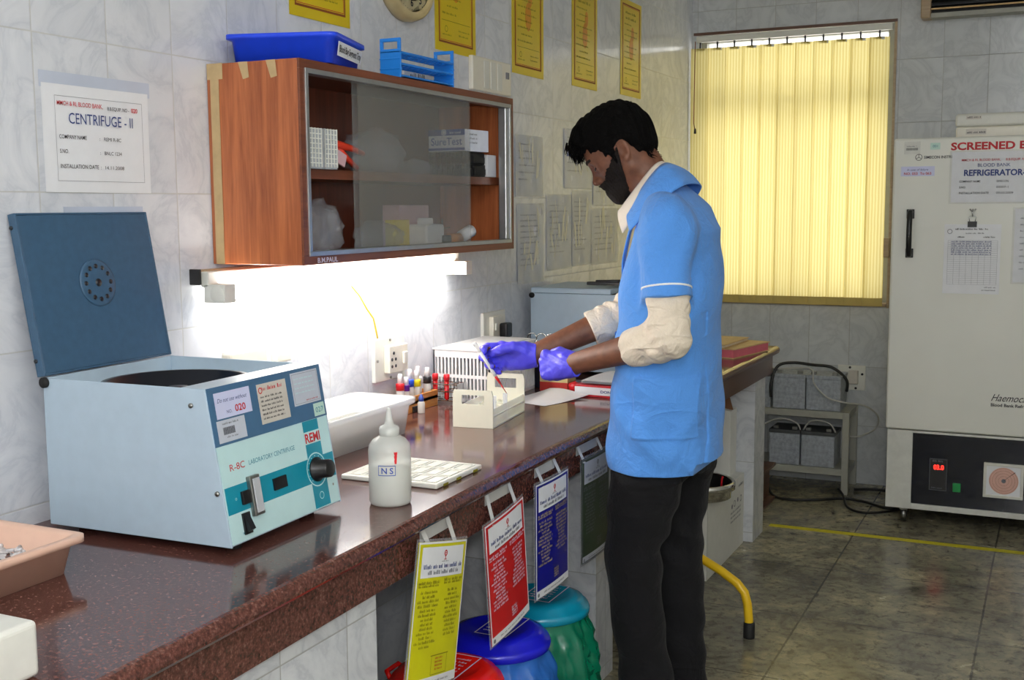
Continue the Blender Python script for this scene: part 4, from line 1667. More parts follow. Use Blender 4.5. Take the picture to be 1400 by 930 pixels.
MB().box(-AW / 2, AW / 2, .005, AL - .005, 0, .004, 'acrylic_cream').build('base', t)
m = MB().box(AW / 2 - .004, AW / 2 - .001, .005, AL - .005, .004, .052, 'acrylic_clear')
m.box(-AW / 2 + .001, -AW / 2 + .004, .005, AL - .005, .004, .052, 'acrylic_clear')
m.build('side_plate', t)
g = MB()
nx, ny = 3, 7
for z in (.030,):
    xs = [-AW / 2 + .004 + k * (AW - .008) / nx for k in range(nx + 1)]
    for x in xs:
        g.box(x - .004, x + .004, .005, AL - .005, z, z + .003, 'acrylic_cream')
    for k in range(ny + 1):
        y = .005 + k * (AL - .01) / ny
        g.box(-AW / 2 + .004, AW / 2 - .004, y - .004, y + .004, z, z + .003, 'acrylic_cream')
g.build('hole_shelf', t)
v = thing('blood_tube', 'clear glass tube with a little blood under the dropper tip', 'tube', (.366, 2.887, CT + .0055))
MB().lathe([(.002, 0), (.0055, .003), (.0065, .008), (.0065, .072), (.0072, .073)], 'droplet', 16, caps=False).build('glass', v)
MB().lathe([(.001, .0005), (.005, .004), (.0055, .008), (.001, .008)], 'blood_red', 14).build('blood', v)
for k, (a, b) in enumerate(((.366, 2.80), (.352, 2.845))):
    m = MB().lathe([(.002, 0), (.0055, .003), (.0065, .008), (.0065, .070), (.0072, .071)], 'droplet', 14, caps=False)
    tag(m.build('glass_tube', None, loc=(a, b, CT + .0055)), ('empty glass tube at the near corner of the cream acrylic rack', 'empty glass tube between the near corner and the blood tube in the cream rack')[k], 'tube')

# paper, carton, register and other things towards the man
m = MB()
s = Sheet((.215, 3.20, CT + .0004), Vector((.95, -.31, 0)), Vector((.31, .95, 0)), m)
s.warp = lambda a, b: .012 * max(0, b / .2) ** 2 + .004 * math.sin(a * 30) * b / .2
s.slab(0, .165, 0, .21, .0, .0008, 'paper', 8, 8)
s.warp = None
tag(s.build('paper_slip'), 'white paper lying on the bench between the acrylic rack and the register', 'paper')
t = thing('reagent_carton', 'cream and red small carton behind the gloved hands', 'carton', (.285, 3.455, CT + .0005))
MB().box(-.05, .05, -.035, .035, 0, .03, 'carton_red').build('red_base', t, bevel=.001)
MB().box(-.05, .05, -.035, .035, .03, .10, 'carton_cream').build('cream_upper', t, bevel=.001)
case('navy_box', 'dark navy box standing behind the far gloved hand', 'box', .14, .225, 3.475, 3.53, CT + .0005, .085, 'dark_navy')
r_ = thing('register_book', 'thick red bound register with white spine strips on the bench', 'register', (.385, 3.37, CT + .0005), R(-3))
m = MB().box(0, .33, .002, .25, .003, .034, 'page_edge')
m.build('pages', r_)
m = MB().box(-.003, .335, 0, .255, 0, .0035, 'register_red')
m.box(-.003, .335, 0, .255, .034, .0375, 'register_red')
m.box(-.003, .335, -.003, .001, 0, .0375, 'register_red')
m.build('cover', r_, bevel=.001)
s = Sheet((-.003, -.003, 0), (1, 0, 0), (0, 0, 1))
s.quad(.0, .33, .007, .0315, 'paper')
s.text('DONOR REGISTER', .09, .0145, .008, 'ink_blue', .13, bold=.03)
s.build('spine_label', r_)
m = MB()
s = Sheet((.40, 3.375, CT + .0385), Vector((1, -.05, 0)), Vector((.05, 1, 0)), m)
s.warp = lambda a, b: .004 + .004 * math.sin(a * 16 + 1) * math.sin(b * 12)
for k in range(3):
    s.slab(.0, .21, 0, .24, k * .003, k * .003 + .001, 'paper', 8, 8)
s.warp = None
tag(s.build('paper_stack'), 'loose white papers on top of the red register', 'papers')
m = MB().lathe([(.014, 0), (.016, .002), (.016, .022), (.012, .026), (.006, .034), (.001, .035)], 'cap_red', 14, Matrix.Rotation(R(70), 4, 'Y'))
tag(m.build('red_rubber_bulb', None, loc=(.345, 3.42, CT + .016)), 'small red rubber bulb lying at the near end of the register', 'rubber bulb')
m = MB()
for k in range(4):
    c = Vector((.14 + k * .035, 3.57, CT + .15))
    m.tube([c + Vector((.018 * math.cos(a), .004 * math.sin(a * 2), .022 * math.sin(a))) for a in [2 * PI * i / 16 for i in range(16)]], .0022, 'chrome', 6, closed=True)
    m.cyl(c + Vector((0, 0, -.022)), c + Vector((0, 0, -.15)), .0022, 'chrome', seg=6)
m.box(.11, .27, 3.545, 3.595, CT + .0005, CT + .006, 'chrome')
tag(m.build('steel_instrument_stand'), 'steel stand of looped instruments before the closed centrifuge', 'instrument stand')

# ledgers at the far end
t = thing('ledger_book', 'thick brown covered ledger with pink pages at the far bench end', 'ledger', (.52, 4.62, CT + .0005), R(-12))
MB().box(-.13, .135, -.16, .16, .004, .035, 'page_pink').build('pink_pages', t)
m = MB().box(-.135, .14, -.165, .165, 0, .004, 'ledger_brown')
m.build('back_cover', t)
MB().box(-.135, .14, -.165, .165, .035, .039, 'ledger_brown').build('front_cover', t)
m = MB().box(-.14, -.13, -.165, .165, 0, .039, 'ledger_brown')
m.build('spine', t)
t = thing('ledger_book', 'worn buff ledger lying on top of the pink paged ledger', 'ledger', (.47, 4.60, CT + .040), R(-4))
MB().box(-.12, .12, -.15, .15, .002, .012, 'page_edge').build('pages', t)
MB().box(-.125, .125, -.155, .155, .012, .0145, 'ledger_brown').build('front_cover', t)
MB().box(-.125, .125, -.155, .155, 0, .002, 'ledger_brown').build('back_cover', t)
# ------------------------------------------------------------------ hanging signs on the bench front
def sign(x, y, z, ang, face, ink, label, seed, clear=False, straps=((.15, .72)), ztop=.7625):
    """Hangs parallel to the bench front; (x, y, z) is its upper corner nearest the camera side, ang its tilt in its own plane."""
    a = Vector((x, y, z))
    u = Vector((0, math.cos(ang), math.sin(ang)))
    v = Vector((0, -math.sin(ang), math.cos(ang)))
    nrm = u.cross(v)
    hgt, wdt = .288, .203
    t = thing('waste_sign', label, 'sign', a, group='colour coded waste signs hanging from the bench')
    s = Sheet(-v * hgt, u, v)
    s.warp = lambda p, q: .004 * math.sin(p / wdt * PI)
    W_, n = wdt, 6
    s.slab(0, W_, 0, hgt, 0, .0015, face, 8, 10)
    s.slab(-.006, W_ + .006, -.006, hgt + .006, -.0008, -.0002, 'clear_film', 8, 8)
    h = .0022
    mt_edge = 'paper' if face != 'sign_green' else 'ink_grey'
    for (q0, q1, r0, r1) in ((0, W_, 0, .004), (0, W_, hgt - .004, hgt), (0, .004, 0, hgt), (W_ - .004, W_, 0, hgt)):
        s.quad(q0, q1, r0, r1, mt_edge, h, 8 if q1 - q0 > .01 else 1)
    head = 'paper' if face != 'sign_green' else 'paper_grey'
    s.quad(.014, W_ - .014, hgt * .755, hgt * .965, head, h, 8)
    s.quad(.004, W_ - .004, .004, hgt * .065, head, h, 8)
    h2 = .0028
    cx = W_ * .52
    s.ring(cx, hgt * .918, .0035, .0065, 'ink_red' if not clear else 'ink_grey', h2, 12)
    s.quad(cx - .006, cx + .006, hgt * .915, hgt * .921, 'ink_red' if not clear else 'ink_grey', h2)
    s.quad(cx - .0012, cx + .0012, hgt * .878, hgt * .898, 'ink_red' if not clear else 'ink_grey', h2)
    s.quad(cx - .005, cx + .005, hgt * .872, hgt * .877, 'ink_red' if not clear else 'ink_grey', h2)
    s.scribble(cx - .014, cx + .014, hgt * .858, .0025, 'ink_grey', seed + 3, 1, h=h2)
    s.scribble(.022, W_ - .02, hgt * .815, .0085, 'ink_blue', seed, 1, h=h2)
    s.scribble(.04, W_ - .035, hgt * .775, .0075, 'ink_grey', seed + 1, 1, h=h2)
    r = random.Random(seed)
    for col, (c0, c1) in enumerate(((.05, .46), (.54, .95))):
        s.scribble(W_ * c0, W_ * c1, hgt * (.71 + .01 * col), .006, ink, seed + 5 + col, 1, h=h2)
        s.scribble(W_ * c0, W_ * (c1 - .03), hgt * (.69 + .01 * col), .005, ink, seed + 7 + col, 1, h=h2)
        for k in range(13 if col == 0 else 11):
            w_ = r.uniform(.45, .98)
            mid = W_ * (c0 + c1) / 2
            hw = W_ * (c1 - c0) / 2 * w_
            s.scribble(mid - hw, mid + hw, hgt * (.645 - k * .031), .0055, ink, seed * 3 + k + col * 40, 1, h=h2)
    if face == 'sign_yellow':
        s.frame(W_ * .42, W_ * .75, hgt * .075, hgt * .21, .0012, 'ink_olive', h2)
        s.quad(W_ * .40, W_ * .77, hgt * .205, hgt * .212, 'ink_olive', h2)
        for k in range(4):
            s.scribble(W_ * .5, W_ * .68, hgt * (.18 - k * .025), .004, 'ink_red', 300 + k, h=h2)
    else:
        for k in range(4):
            s.scribble(W_ * .5, W_ * .66, hgt * (.17 - k * .022), .005, ink, 310 + k + seed, h=h2)
    s.scribble(W_ * .2, W_ * .9, hgt * .025, .004, 'ink_grey', seed + 99, h=h2)
    s.disc(.012, hgt * .03, .005, 'ink_grey', h2)
    s.build('sign_board', t)
    # clear strap: two strips up to the fascia and one band across beneath the nosing
    m = MB()
    q0, q1 = straps
    yl, yr = y + q0, y + q1
    bk = lambda q: edge_x(y + q) - .0240 - x
    for q in (q0, q1):
        b0 = u * (q + .004) - v * .010 + nrm * .004
        t0 = Vector((bk(q + .012), q + .012, ztop - z))
        d0 = Vector((0, .0075, 0))
        m.add([b0 - d0, b0 + d0, t0 + d0, t0 - d0], [(0, 1, 2, 3)], 'strap_film')
    n_ = 4
    for k in range(n_):
        qa, qb = q0 + .004 + (q1 - q0 + .016) * k / n_, q0 + .004 + (q1 - q0 + .016) * (k + 1) / n_
        m.add([Vector((bk(qa), qa, ztop - .028 - z)), Vector((bk(qb), qb, ztop - .028 - z)), Vector((bk(qb), qb, ztop - z)), Vector((bk(qa), qa, ztop - z))], [(0, 1, 2, 3)], 'strap_film')
    m.build('hanging_strap', t, solid=.0006)
    return t


sign(.656, 1.895, .750, R(-13), 'sign_yellow', 'ink_olive', 'yellow waste sign with small olive print hanging crooked from the bench', 101, straps=(.036, .148))
sign(.642, 2.203, .699, R(6.5), 'sign_red', 'ink_pale', 'red waste sign with pale print hanging from the bench', 131, straps=(.038, .160))
sign(.637, 2.490, .728, R(0), 'sign_blue', 'ink_gold', 'dark blue waste sign hanging from the bench beside the man', 171, straps=(.04, .152))
sign(.635, 2.795, .729, R(0), 'sign_green', 'ink_grey', "dark green waste sign half hidden by the man's trousers", 191, True, straps=(.01, .15))


# ------------------------------------------------------------------ pedal bins with bags
def bin_(name, label, loc, lid, bag, rl, htop, seed, lidlabel=False):
    t = thing('waste_bin', label, 'waste bin', loc, group='lidded waste bins in a row beneath the bench')
    MB().lathe([(rl * .74, 0), (rl * .76, .004), (rl * .90, htop - .03), (rl * .94, htop - .012), (rl * .90, htop - .012)], lid, 40).build('bucket', t)
    m = MB()
    seg, rows = 96, 26
    rs = []
    for j in range(rows):
        v = j / (rows - 1)
        z = htop - .008 - v * htop * .82
        ring = []
        for i in range(seg):
            a = 2 * PI * i / seg
            d = Vector((math.cos(a) * 3, math.sin(a) * 3, v * 2.2 + seed))
            f = noise.noise(Vector((math.cos(a) * 6, math.sin(a) * 6, v * 1.4 + seed))) * .018 + abs(noise.noise(d * 2.6)) * .022 + (.012 - abs(noise.noise(Vector((math.cos(a) * 9, math.sin(a) * 9, v * 6 + seed * 2)))) * .05) * .5
            flare = .03 * math.sin(v * PI * .75) + .012 * v
            r_ = rl * (.955 - .12 * v) + (flare * 1.35 + f) * (.18 + .82 * max(0, math.cos(a + .35)) ** 1.6) * min(1, v * 5 + .1)
            ring.append((r_ * math.cos(a), r_ * math.sin(a), z + .012 * noise.noise(d) * v))
        rs.append(ring)
    m.rings(rs, bag, caps=False)
    m.build('bag', t)
    ld = MB().lathe([(rl * .97, htop - .018), (rl * 1.03, htop - .014), (rl * 1.04, htop - .002), (rl * 1.0, htop + .008), (rl * .93, htop + .010), (rl * .90, htop + .022), (rl * .62, htop + .034), (rl * .58, htop + .030), (rl * .2, htop + .034), (.001, htop + .035)], lid, 56).build('lid', t)
    if lidlabel:
        s = Sheet((-.03, -.07, htop + .0362), (1, 0, 0), (0, 1, 0))
        s.frame(0, .085, 0, .14, .003, 'ink_pale', 0)
        for k in range(6):
            s.scribble(.012, .075, .11 - k * .017, .008, 'ink_pale', seed * 9 + k, h=0)
        s.build('lid_label', ld)
    MB().tube([(-rl * 1.02, -rl * .25, htop - .005), (-rl * 1.12, -rl * .2, htop + .006), (-rl * 1.12, rl * .2, htop + .006), (-rl * 1.02, rl * .25, htop - .005)], .006, lid, 8).build('lid_tab', ld)
    return t


bin_('waste_bin', 'waste bin with bright red lid behind the yellow sign', (.56, 2.172, 0), 'lid_red', 'lid_red', .126, .345, 2, True)
bin_('waste_bin', 'waste bin with dark blue lid and blue bag below the red sign', (.555, 2.445, 0), 'lid_blue', 'bag_blue', .126, .345, 5, True)
bin_('waste_bin', 'waste bin with teal lid and green bag below the blue sign', (.552, 2.712, 0), 'lid_teal', 'bag_green', .126, .345, 8, True)

# ------------------------------------------------------------------ behind the man: cartons, steel bin, stool
t = thing('carton_box', 'white carton with black printed symbols on the floor behind the man', 'carton', (.40, 4.37, 0))
MB().box(-.30, .22, -.285, .27, 0, .30, 'carton_white').build('box', t, bevel=.002)
s = Sheet((.2202, -.285, 0), (0, 1, 0), (0, 0, 1))
for k, (a, b) in enumerate(((.36, .20), (.40, .205), (.45, .21), (.50, .205))):
    (s.ring if k % 2 else s.disc)(a, b, .010, .014 if k % 2 else 'ink_grey', *(() if not k % 2 else ('ink_grey',)))
for k in range(3):
    s.scribble(.34, .52, .17 - k * .018, .009, 'ink_grey', 400 + k, .9)
s.scribble(.46, .53, .26, .010, 'ink_grey', 410, 1)
s.quad(.0, .002, .0, .30, 'ink_black')
s.build('printed_symbols', t)
t = thing('steel_bin', 'polished steel bin with black inside behind the man', 'bin', (.56, 4.19, .3005))
MB().lathe([(.118, 0), (.120, .004), (.123, .028), (.134, .034), (.134, .058), (.129, .064), (.123, .060), (.120, .058)], 'chrome', 48, caps=False).build('rim_ring', t)
MB().lathe([(.1195, .059), (.116, .02), (.001, .012)], 'black_matt', 40, caps=False).build('liner', t)
MB().lathe([(.119, .001), (.001, .001)], 'chrome', 40, caps=False).build('base', t)
m = MB().tube([(.07, .05, .02), (.072, .052, .06), (.075, .055, .07)], .004, 'cap_red', 8)
tag(m.build('red_stirrer', None, loc=(.56, 4.19, .3005)), 'thin red stick standing in the polished steel bin', 'stick')
t = thing('carton_box', 'tall pale carton with brown open flap at the bench end', 'carton', (.36, 4.56, .3005))
m = MB()
m.prism([(-.25, 0), (.225, 0), (.225, .27), (-.25, .36)], 1, -.02, .08, 'carton_white')
m.build('box', t, bevel=.002)
m = MB()
m.prism([(.12, .272), (.226, .272), (.20, .36), (.15, .37)], 1, .01, .016, 'card_brown')
m.build('flap', t)

t = thing('revolving_stool', 'low yellow tubular stool behind the man', 'stool', (.62, 3.66, 0))
m = MB().lathe([(.03, .10), (.032, .30), (.024, .302), (.001, .302)], 'yellow_paint', 20)
m.build('pillar', t)
MB().lathe([(.012, .30), (.012, .395), (.04, .397), (.04, .405), (.001, .405)], 'dull_steel', 16).build('screw_post', t)
MB().lathe([(.105, .405), (.115, .41), (.115, .43), (.105, .437), (.001, .44)], 'black_matt', 36).build('seat', t)
for k in range(3):
    a = R(-13.5 + 120 * k)
    ca, sa = math.cos(a), math.sin(a)
    prof_ = [(.025, .262), (.10, .236), (.185, .204), (.245, .174), (.272, .148), (.283, .112), (.289, .06), (.291, .012)]
    m = MB().tube([(r_ * ca, r_ * sa, z) for r_, z in prof_], .0145, 'yellow_paint', 16)
    lg = m.build('leg', t)
    f = prof_[-1]
    MB().lathe([(.018, 0), (.019, .004), (.0185, .05), (.0147, .053)], 'black_rubber', 18, Matrix.Translation((.2905 * ca, .2905 * sa, .0)), caps=True).build('rubber_tip', lg)

# ------------------------------------------------------------------ battery rack at the back wall
t = thing('battery_rack', 'grey steel battery rack against the far tiled wall', 'rack', (0, 5.62, 0))
m = MB()
x0, x1, d = .36, .885, .27
for x in (x0, x1 - .032):
    for y in (0, d - .03):
        MB().box(x, x + .032, y, y + .03, 0, .405, 'rack_grey').build('upright', t, bevel=.002)
for z in (.125, .405):
    m = MB()
    m.box(x0 + .032, x1 - .032, .002, .028, z - .032, z, 'rack_grey')
    m.box(x0 + .032, x1 - .032, d - .028, d - .002, z - .032, z, 'rack_grey')
    for x in (x0 + .002, x1 - .030):
        m.box(x, x + .026, .03, d - .03, z - .032, z, 'rack_grey')
    m.box(x0 + .03, x1 - .03, .03, d - .03, z - .004, z, 'rack_grey')
    m.build('shelf_frame', t)


def battery(x, z, w, label, dark):
    b = thing('battery', label, 'battery', (x, 5.635, z), group='batteries on the grey rack')
    h_ = .155
    MB().box(0, w, 0, .18, 0, h_, 'battery_grey').build('case', b, bevel=.004)
    MB().box(-.002, w + .002, -.002, .182, h_, h_ + .018, 'battery_dark' if dark else 'battery_grey').build('top', b, bevel=.003)
    for q in (.18, .8):
        MB().box(w * q - .012, w * q + .012, .02, .045, h_ + .018, h_ + .032, 'dull_steel').build('terminal', b, bevel=.002)
    return b


battery(.365, .4055, .135, 'grey battery on the top shelf half hidden by the bench end', True)
battery(.511, .4055, .158, 'grey battery in the middle of the top rack shelf', False)
battery(.674, .4055, .165, 'grey battery on the top rack shelf nearest the wall socket', False)
battery(.497, .1255, .150, 'dark topped battery on the lower rack shelf towards the bench', True)
battery(.655, .1255, .160, 'dark topped battery on the lower rack shelf beside the right upright', True)


def cable(name, pts, r, mat, label, cat='cable', n=8):
    """Smooth tube through points."""
    P = [Vector(p) for p in pts]
    out = []
    for i in range(len(P) - 1):
        p0, p1, p2, p3 = P[max(i - 1, 0)], P[i], P[i + 1], P[min(i + 2, len(P) - 1)]
        for k in range(n):
            s = k / n
            out.append(.5 * ((2 * p1) + (p2 - p0) * s + (2 * p0 - 5 * p1 + 4 * p2 - p3) * s * s + (3 * p1 - p0 - 3 * p2 + p3) * s ** 3))
    out.append(P[-1])
    return tag(MB().tube(out, r, mat, 8).build(name), label, cat)


cable('black_cable', [(.505, 5.622, .46), (.505, 5.622, .53), (.53, 5.65, .612), (.60, 5.66, .632), (.70, 5.66, .626), (.79, 5.66, .618), (.856, 5.68, .56), (.858, 5.69, .50)], .0075, 'cable_black', 'thick black cable looping over the top batteries')
cable('grey_cable', [(.40, 5.66, .60), (.46, 5.67, .615), (.52, 5.66, .60), (.60, 5.665, .604), (.67, 5.66, .61), (.695, 5.645, .604), (.708, 5.622, .597), (.715, 5.620, .54), (.78, 5.60, .48), (.86, 5.60, .46), (.95, 5.66, .44), (1.0, 5.74, .38), (.985, 5.78, .31), (.92, 5.70, .28), (.875, 5.66, .285)], .004, 'cable_white', 'thin grey cable curling from the batteries beside the fridge')
cable('grey_cable', [(.46, 5.655, .31), (.52, 5.645, .345), (.58, 5.65, .35), (.63, 5.655, .33), (.645, 5.66, .30)], .004, 'cable_white', 'short grey cable joining the lower batteries at the bench side')
cable('grey_cable', [(.66, 5.66, .30), (.69, 5.65, .345), (.74, 5.645, .355), (.79, 5.65, .34), (.815, 5.66, .30)], .004, 'cable_white', 'short grey cable arched over the lower battery by the upright')
cable('black_cable', [(.50, 5.50, .10), (.56, 5.45, .012), (.66, 5.40, .009), (.78, 5.45, .009), (.88, 5.52, .009), (.98, 5.50, .009), (1.10, 5.42, .009), (1.2, 5.5, .009)], .007, 'cable_black', 'black cable trailing over the floor to the fridge')
cable('black_cable', [(.90, 5.72, .009), (1.0, 5.76, .009), (1.12, 5.72, .009), (1.2, 5.62, .009)], .0075, 'cable_black', 'black cable on the floor nearest the far wall')
cable('black_cable', [(.845, 5.60, .034), (.885, 5.50, .028), (.93, 5.36, .010), (1.02, 5.30, .009), (1.14, 5.40, .009), (1.2, 5.52, .009)], .006, 'cable_black', 'black cable bowing towards the fridge caster')
t = thing('power_unit', 'black power unit on the floor at the bench end', 'power unit', (.395, 5.25, .18))
MB().box(-.16, .135, -.13, .14, 0, .30, 'black_plastic').build('case', t, bevel=.005)
MB().box(.136, .140, -.09, .09, .2, .26, 'dark_navy').build('front_panel', t)
m = MB().box(.18, .58, 5.08, 5.42, 0, .014, 'dark_wood')
m.box(.18, .2, 5.08, 5.42, .014, .165, 'dark_wood')
m.box(.53, .55, 5.08, 5.42, .014, .165, 'dark_wood')
m.box(.18, .58, 5.08, 5.42, .165, .18, 'dark_wood')
tag(m.build('wooden_stand', None, bevel=.002), 'low dark wooden stand under the black power unit', 'stand')

# ------------------------------------------------------------------ blood bank refrigerator
fr = thing('blood_bank_refrigerator', 'large off white blood bank refrigerator on casters', 'refrigerator', (1.105, 5.2, 0))
FW, FD = .80, .62
MB().box(.012, FW - .012, .045, FD, .075, 1.672, 'fridge_white').build('cabinet_body', fr, bevel=.006)
MB().box(0, FW, 0, .043, .425, 1.682, 'fridge_white').build('door', fr, bevel=.010, seg=3)
m = MB()
m.box(.008, .115, .012, .045, .07, .42, 'fridge_trim')
m.box(FW - .05, FW - .008, .012, .045, .07, .42, 'fridge_trim')
m.box(.115, FW - .05, .012, .045, .07, .095, 'fridge_trim')
m.box(.115, FW - .05, .012, .045, .41, .42, 'fridge_trim')
m.build('lower_frame', fr, bevel=.002)
pn = MB().box(.115, FW - .05, .020, .045, .095, .41, 'glass_dark').build('control_panel', fr)
d_ = MB().box(.187, .262, .012, .020, .163, .305, 'black_plastic').build('temperature_display', fr, bevel=.002)
s = Sheet((.187, .0115, .163), (1, 0, 0), (0, 0, 1))
s.text('03.0', .018, .094, .020, 'led_red', .042, bold=.02)
s.frame(.002, .073, .002, .14, .0015, 'ink_grey')
s.scribble(.012, .06, .127, .008, 'ink_grey', 3)
s.scribble(.012, .06, .01, .005, 'ink_grey', 5)
s.build('readout', d_)
MB().box(.285, .317, .014, .020, .163, .202, 'green_button').build('power_button', fr, bevel=.002)
c_ = MB().frame(.407, .565, .155, .305, .012, .008, .022, 1, 'off_white').build('chart_recorder', fr, bevel=.002)
MB().box(.418, .554, .016, .020, .166, .294, 'paper').build('recorder_face', c_)
s = Sheet((.487, .0155, .230), (1, 0, 0), (0, 0, 1))
s.disc(0, 0, .058, 'chart_pink', .0006, 40)
for q in (.02, .032, .044, .054):
    s.ring(0, 0, q, q + .0008, 'ink_brown', .001)
s.disc(0, 0, .009, 'ink_grey', .0014)
s.mb.add([s.pt(0, 0, .002), s.pt(.002, .004, .002), s.pt(.045, .04, .002), s.pt(.043, .042, .002)], [(0, 1, 2, 3)], 'ink_black')
s.build('paper_chart', c_)
h_ = MB()
h_.tube([(.077, -.002, 1.372), (.077, -.020, 1.368), (.077, -.032, 1.352), (.077, -.036, 1.28), (.077, -.032, 1.205), (.077, -.020, 1.19), (.077, -.002, 1.186)], .0115, 'black_plastic', 12)
for z in (1.362, 1.195):
    h_.box(.061, .093, -.006, .0, z - .02, z + .02, 'black_plastic')
h_.build('door_handle', fr, bevel=.002)
for x in (.08, FW - .08):
    for y in (.08, FD - .08):
        c = MB().box(-.016, .016, -.02, .02, .052, .075, 'dull_steel')
        c.cyl((-.012, 0, .03), (.012, 0, .03), .030, 'dull_steel', seg=20)
        c.cyl((-.014, 0, .03), (.014, 0, .03), .012, 'black_rubber', seg=12)
        c.build('caster', fr, loc=(x, y, 0))
s = Sheet((0, -.0006, 0), (1, 0, 0), (0, 0, 1))
s.text('SCREENED BLOOD', .230, 1.628, .030, 'ink_red', .44, bold=.035)
s.build('door_title', fr)
s = Sheet((0, -.0006, 0), (1, 0, 0), (0, 0, 1))
s.ring(.103, 1.601, .012, .014, 'ink_black')
for k in range(3):
    a = PI / 2 + 2 * PI * k / 3
    p, q = Vector((math.cos(a), math.sin(a))) * .0125, Vector((-math.sin(a), math.cos(a))) * .0009
    s.mb.add([s.pt(.103 - q.x, 1.601 - q.y, .001), s.pt(.103 + q.x, 1.601 + q.y, .001), s.pt(.103 + p.x + q.x, 1.601 + p.y + q.y, .001), s.pt(.103 + p.x - q.x, 1.601 + p.y - q.y, .001)], [(0, 1, 2, 3)], 'ink_black')
s.build('door_emblem', fr)
s = Sheet((0, -.0006, 0), (1, 0, 0), (0, 0, 1))
s.text('SIMECON INSTRUMENTS', .124, 1.595, .011, 'ink_black', .165, bold=.02)
s.text('Haemocare', .425, .575, .030, 'ink_black', .17, shear=.5)
s.text('Blood Bank Refrigerator', .425, .552, .013, 'ink_black', .19, bold=.02)
s.build('door_lettering', fr)
for nm, a0, a1, b0, b1, mt in (('asset_sticker', .043, .108, 1.615, 1.668, 'fridge_trim'), ('asset_sticker', .148, .187, 1.632, 1.660, 'sticker_pale_green'), ('name_sticker', .032, .168, 1.522, 1.563, 'sticker_lilac')):
    s = Sheet((0, -.0004, 0), (1, 0, 0), (0, 0, 1))
    s.slab(a0, a1, b0, b1, 0, .001, mt)
    if mt == 'fridge_trim':
        for q in range(24):
            s.quad(a0 + .008 + q * .002, a0 + .008 + q * .002 + (.0008, .0013)[q % 2], b0 + .016, b0 + .026, 'ink_black', .0014)
        s.scribble(a0 + .01, a1 - .01, b0 + .03, .006, 'ink_grey', 7, h=.0014)
    elif mt == 'sticker_lilac':
        s.text('In case of failure', (a0 + a1) / 2, b0 + .023, .009, 'ink_blue', .085, 'C', h=.0014, shear=.3)
        s.text('NO. 053  To 063', (a0 + a1) / 2, b0 + .006, .010, 'ink_red', .11, 'C', bold=.02, h=.0014)
    else:
        s.text('001', (a0 + a1) / 2, b0 + .009, .011, 'ink_teal', .02, 'C', h=.0014)
    s.build(nm, fr)


def door_sheet(name, label, cat, a0, a1, b0, b1, film=True, seed=1):
    s = Sheet((1.105, 5.2 - .0022, 0), (1, 0, 0), (0, 0, 1))
    s.warp = lambda p, q: .002 * (1 + math.sin(p * 18 + seed) * math.sin(q * 12))
    s.slab(a0, a1, b0, b1, 0, .0012, 'paper', 8, 8)
    s.warp = None
    if film:
        s.slab(a0 - .008, a1 + .008, b0 - .006, b1 + .006, .0056, .0060, 'sleeve_film')
    return s


s = door_sheet('x', '', '', .236, .56, 1.410, 1.618, True, 3)
h = .0066
s.text('MMCH & RI, BLOOD BANK,', .275, 1.580, .0095, 'ink_red', .15, bold=.008, h=h)
s.text('B.B.EQUIP. NO - 038', .445, 1.580, .0095, 'ink_red', .11, bold=.008, h=h)
s.text('BLOOD BANK', .40, 1.556, .014, 'ink_blue', .125, 'C', h=h)
s.text('REFRIGERATOR-II', .285, 1.520, .024, 'ink_blue', .25, bold=.03, h=h)
for b, l, r2 in ((1.492, 'COMPANY NAME', 'SIMECON'), (1.468, 'S.NO.', '03007-1'), (1.444, 'INSTALLATION DATE', '09.02.2009')):
    s.text(l, .268, b, .0085, 'ink_black', {'S.NO.': .026}.get(l, len(l) * .0068), bold=.01, h=h)
    s.text(r2, .412, b, .0085, 'ink_black', len(r2) * .0065, h=h)
tag(s.build('door_notice'), 'laminated refrigerator notice taped high on the fridge door', 'notice')
s = door_sheet('x', '', '', .216, .438, 1.026, 1.318, False, 7)
h = .0058
s.ring(.238, 1.288, .008, .010, 'ink_grey', h)
s.scribble(.26, .40, 1.295, .006, 'ink_black', 21, h=h)
s.scribble(.30, .38, 1.278, .005, 'ink_grey', 22, h=h)
s.scribble(.27, .30, 1.262, .006, 'ink_black', 23, h=h)
s.scribble(.37, .42, 1.262, .006, 'ink_black', 24, h=h)
for k in range(22):
    s.quad(.232, .426, 1.25 - k * .0088, 1.2505 - k * .0088, 'ink_grey', h)
for k in range(9):
    s.quad(.232 + k * .02422, .2326 + k * .02422, 1.066, 1.25, 'ink_grey', h)
for k in range(7):
    s.scribble(.245, .42, 1.243 - k * .0088, .005, 'ink_blue', 60 + k, h=h)
s.scribble(.38, .43, 1.052, .005, 'ink_grey', 71, h=h)
s.scribble(.37, .43, 1.04, .005, 'ink_grey', 72, h=h)
tag(s.build('log_sheet'), 'white ruled log sheet clipped to the middle of the fridge door', 'paper sheet')
t = thing('binder_clip', 'black binder clip holding the log sheet on a hook', 'clip', (1.43, 5.2, 1.318))
m = MB()
m.prism([(-.014, -.012), (.002, -.012), (-.003, .012), (-.009, .012)], 0, -.018, .018, 'black_plastic')
m.build('clip_body', t)
m = MB()
m.tube([(-.010, -.006, .010), (-.014, -.006, .03), (-.006, -.006, .036), (0, -.006, .034), (.006, -.006, .036), (.014, -.006, .03), (.010, -.006, .010)], .0014, 'steel', 6)
m.tube([(0, -.002, .062), (0, -.012, .055), (0, -.013, .040), (0, -.008, .034)], .003, 'steel', 8)
m.tube([(-.012, -.003, .064), (0, -.004, .05), (.012, -.003, .064)], .003, 'steel', 8)
m.build('hook_wire', t)
s = door_sheet('x', '', '', .488, .70, 1.078, 1.382, True, 9)
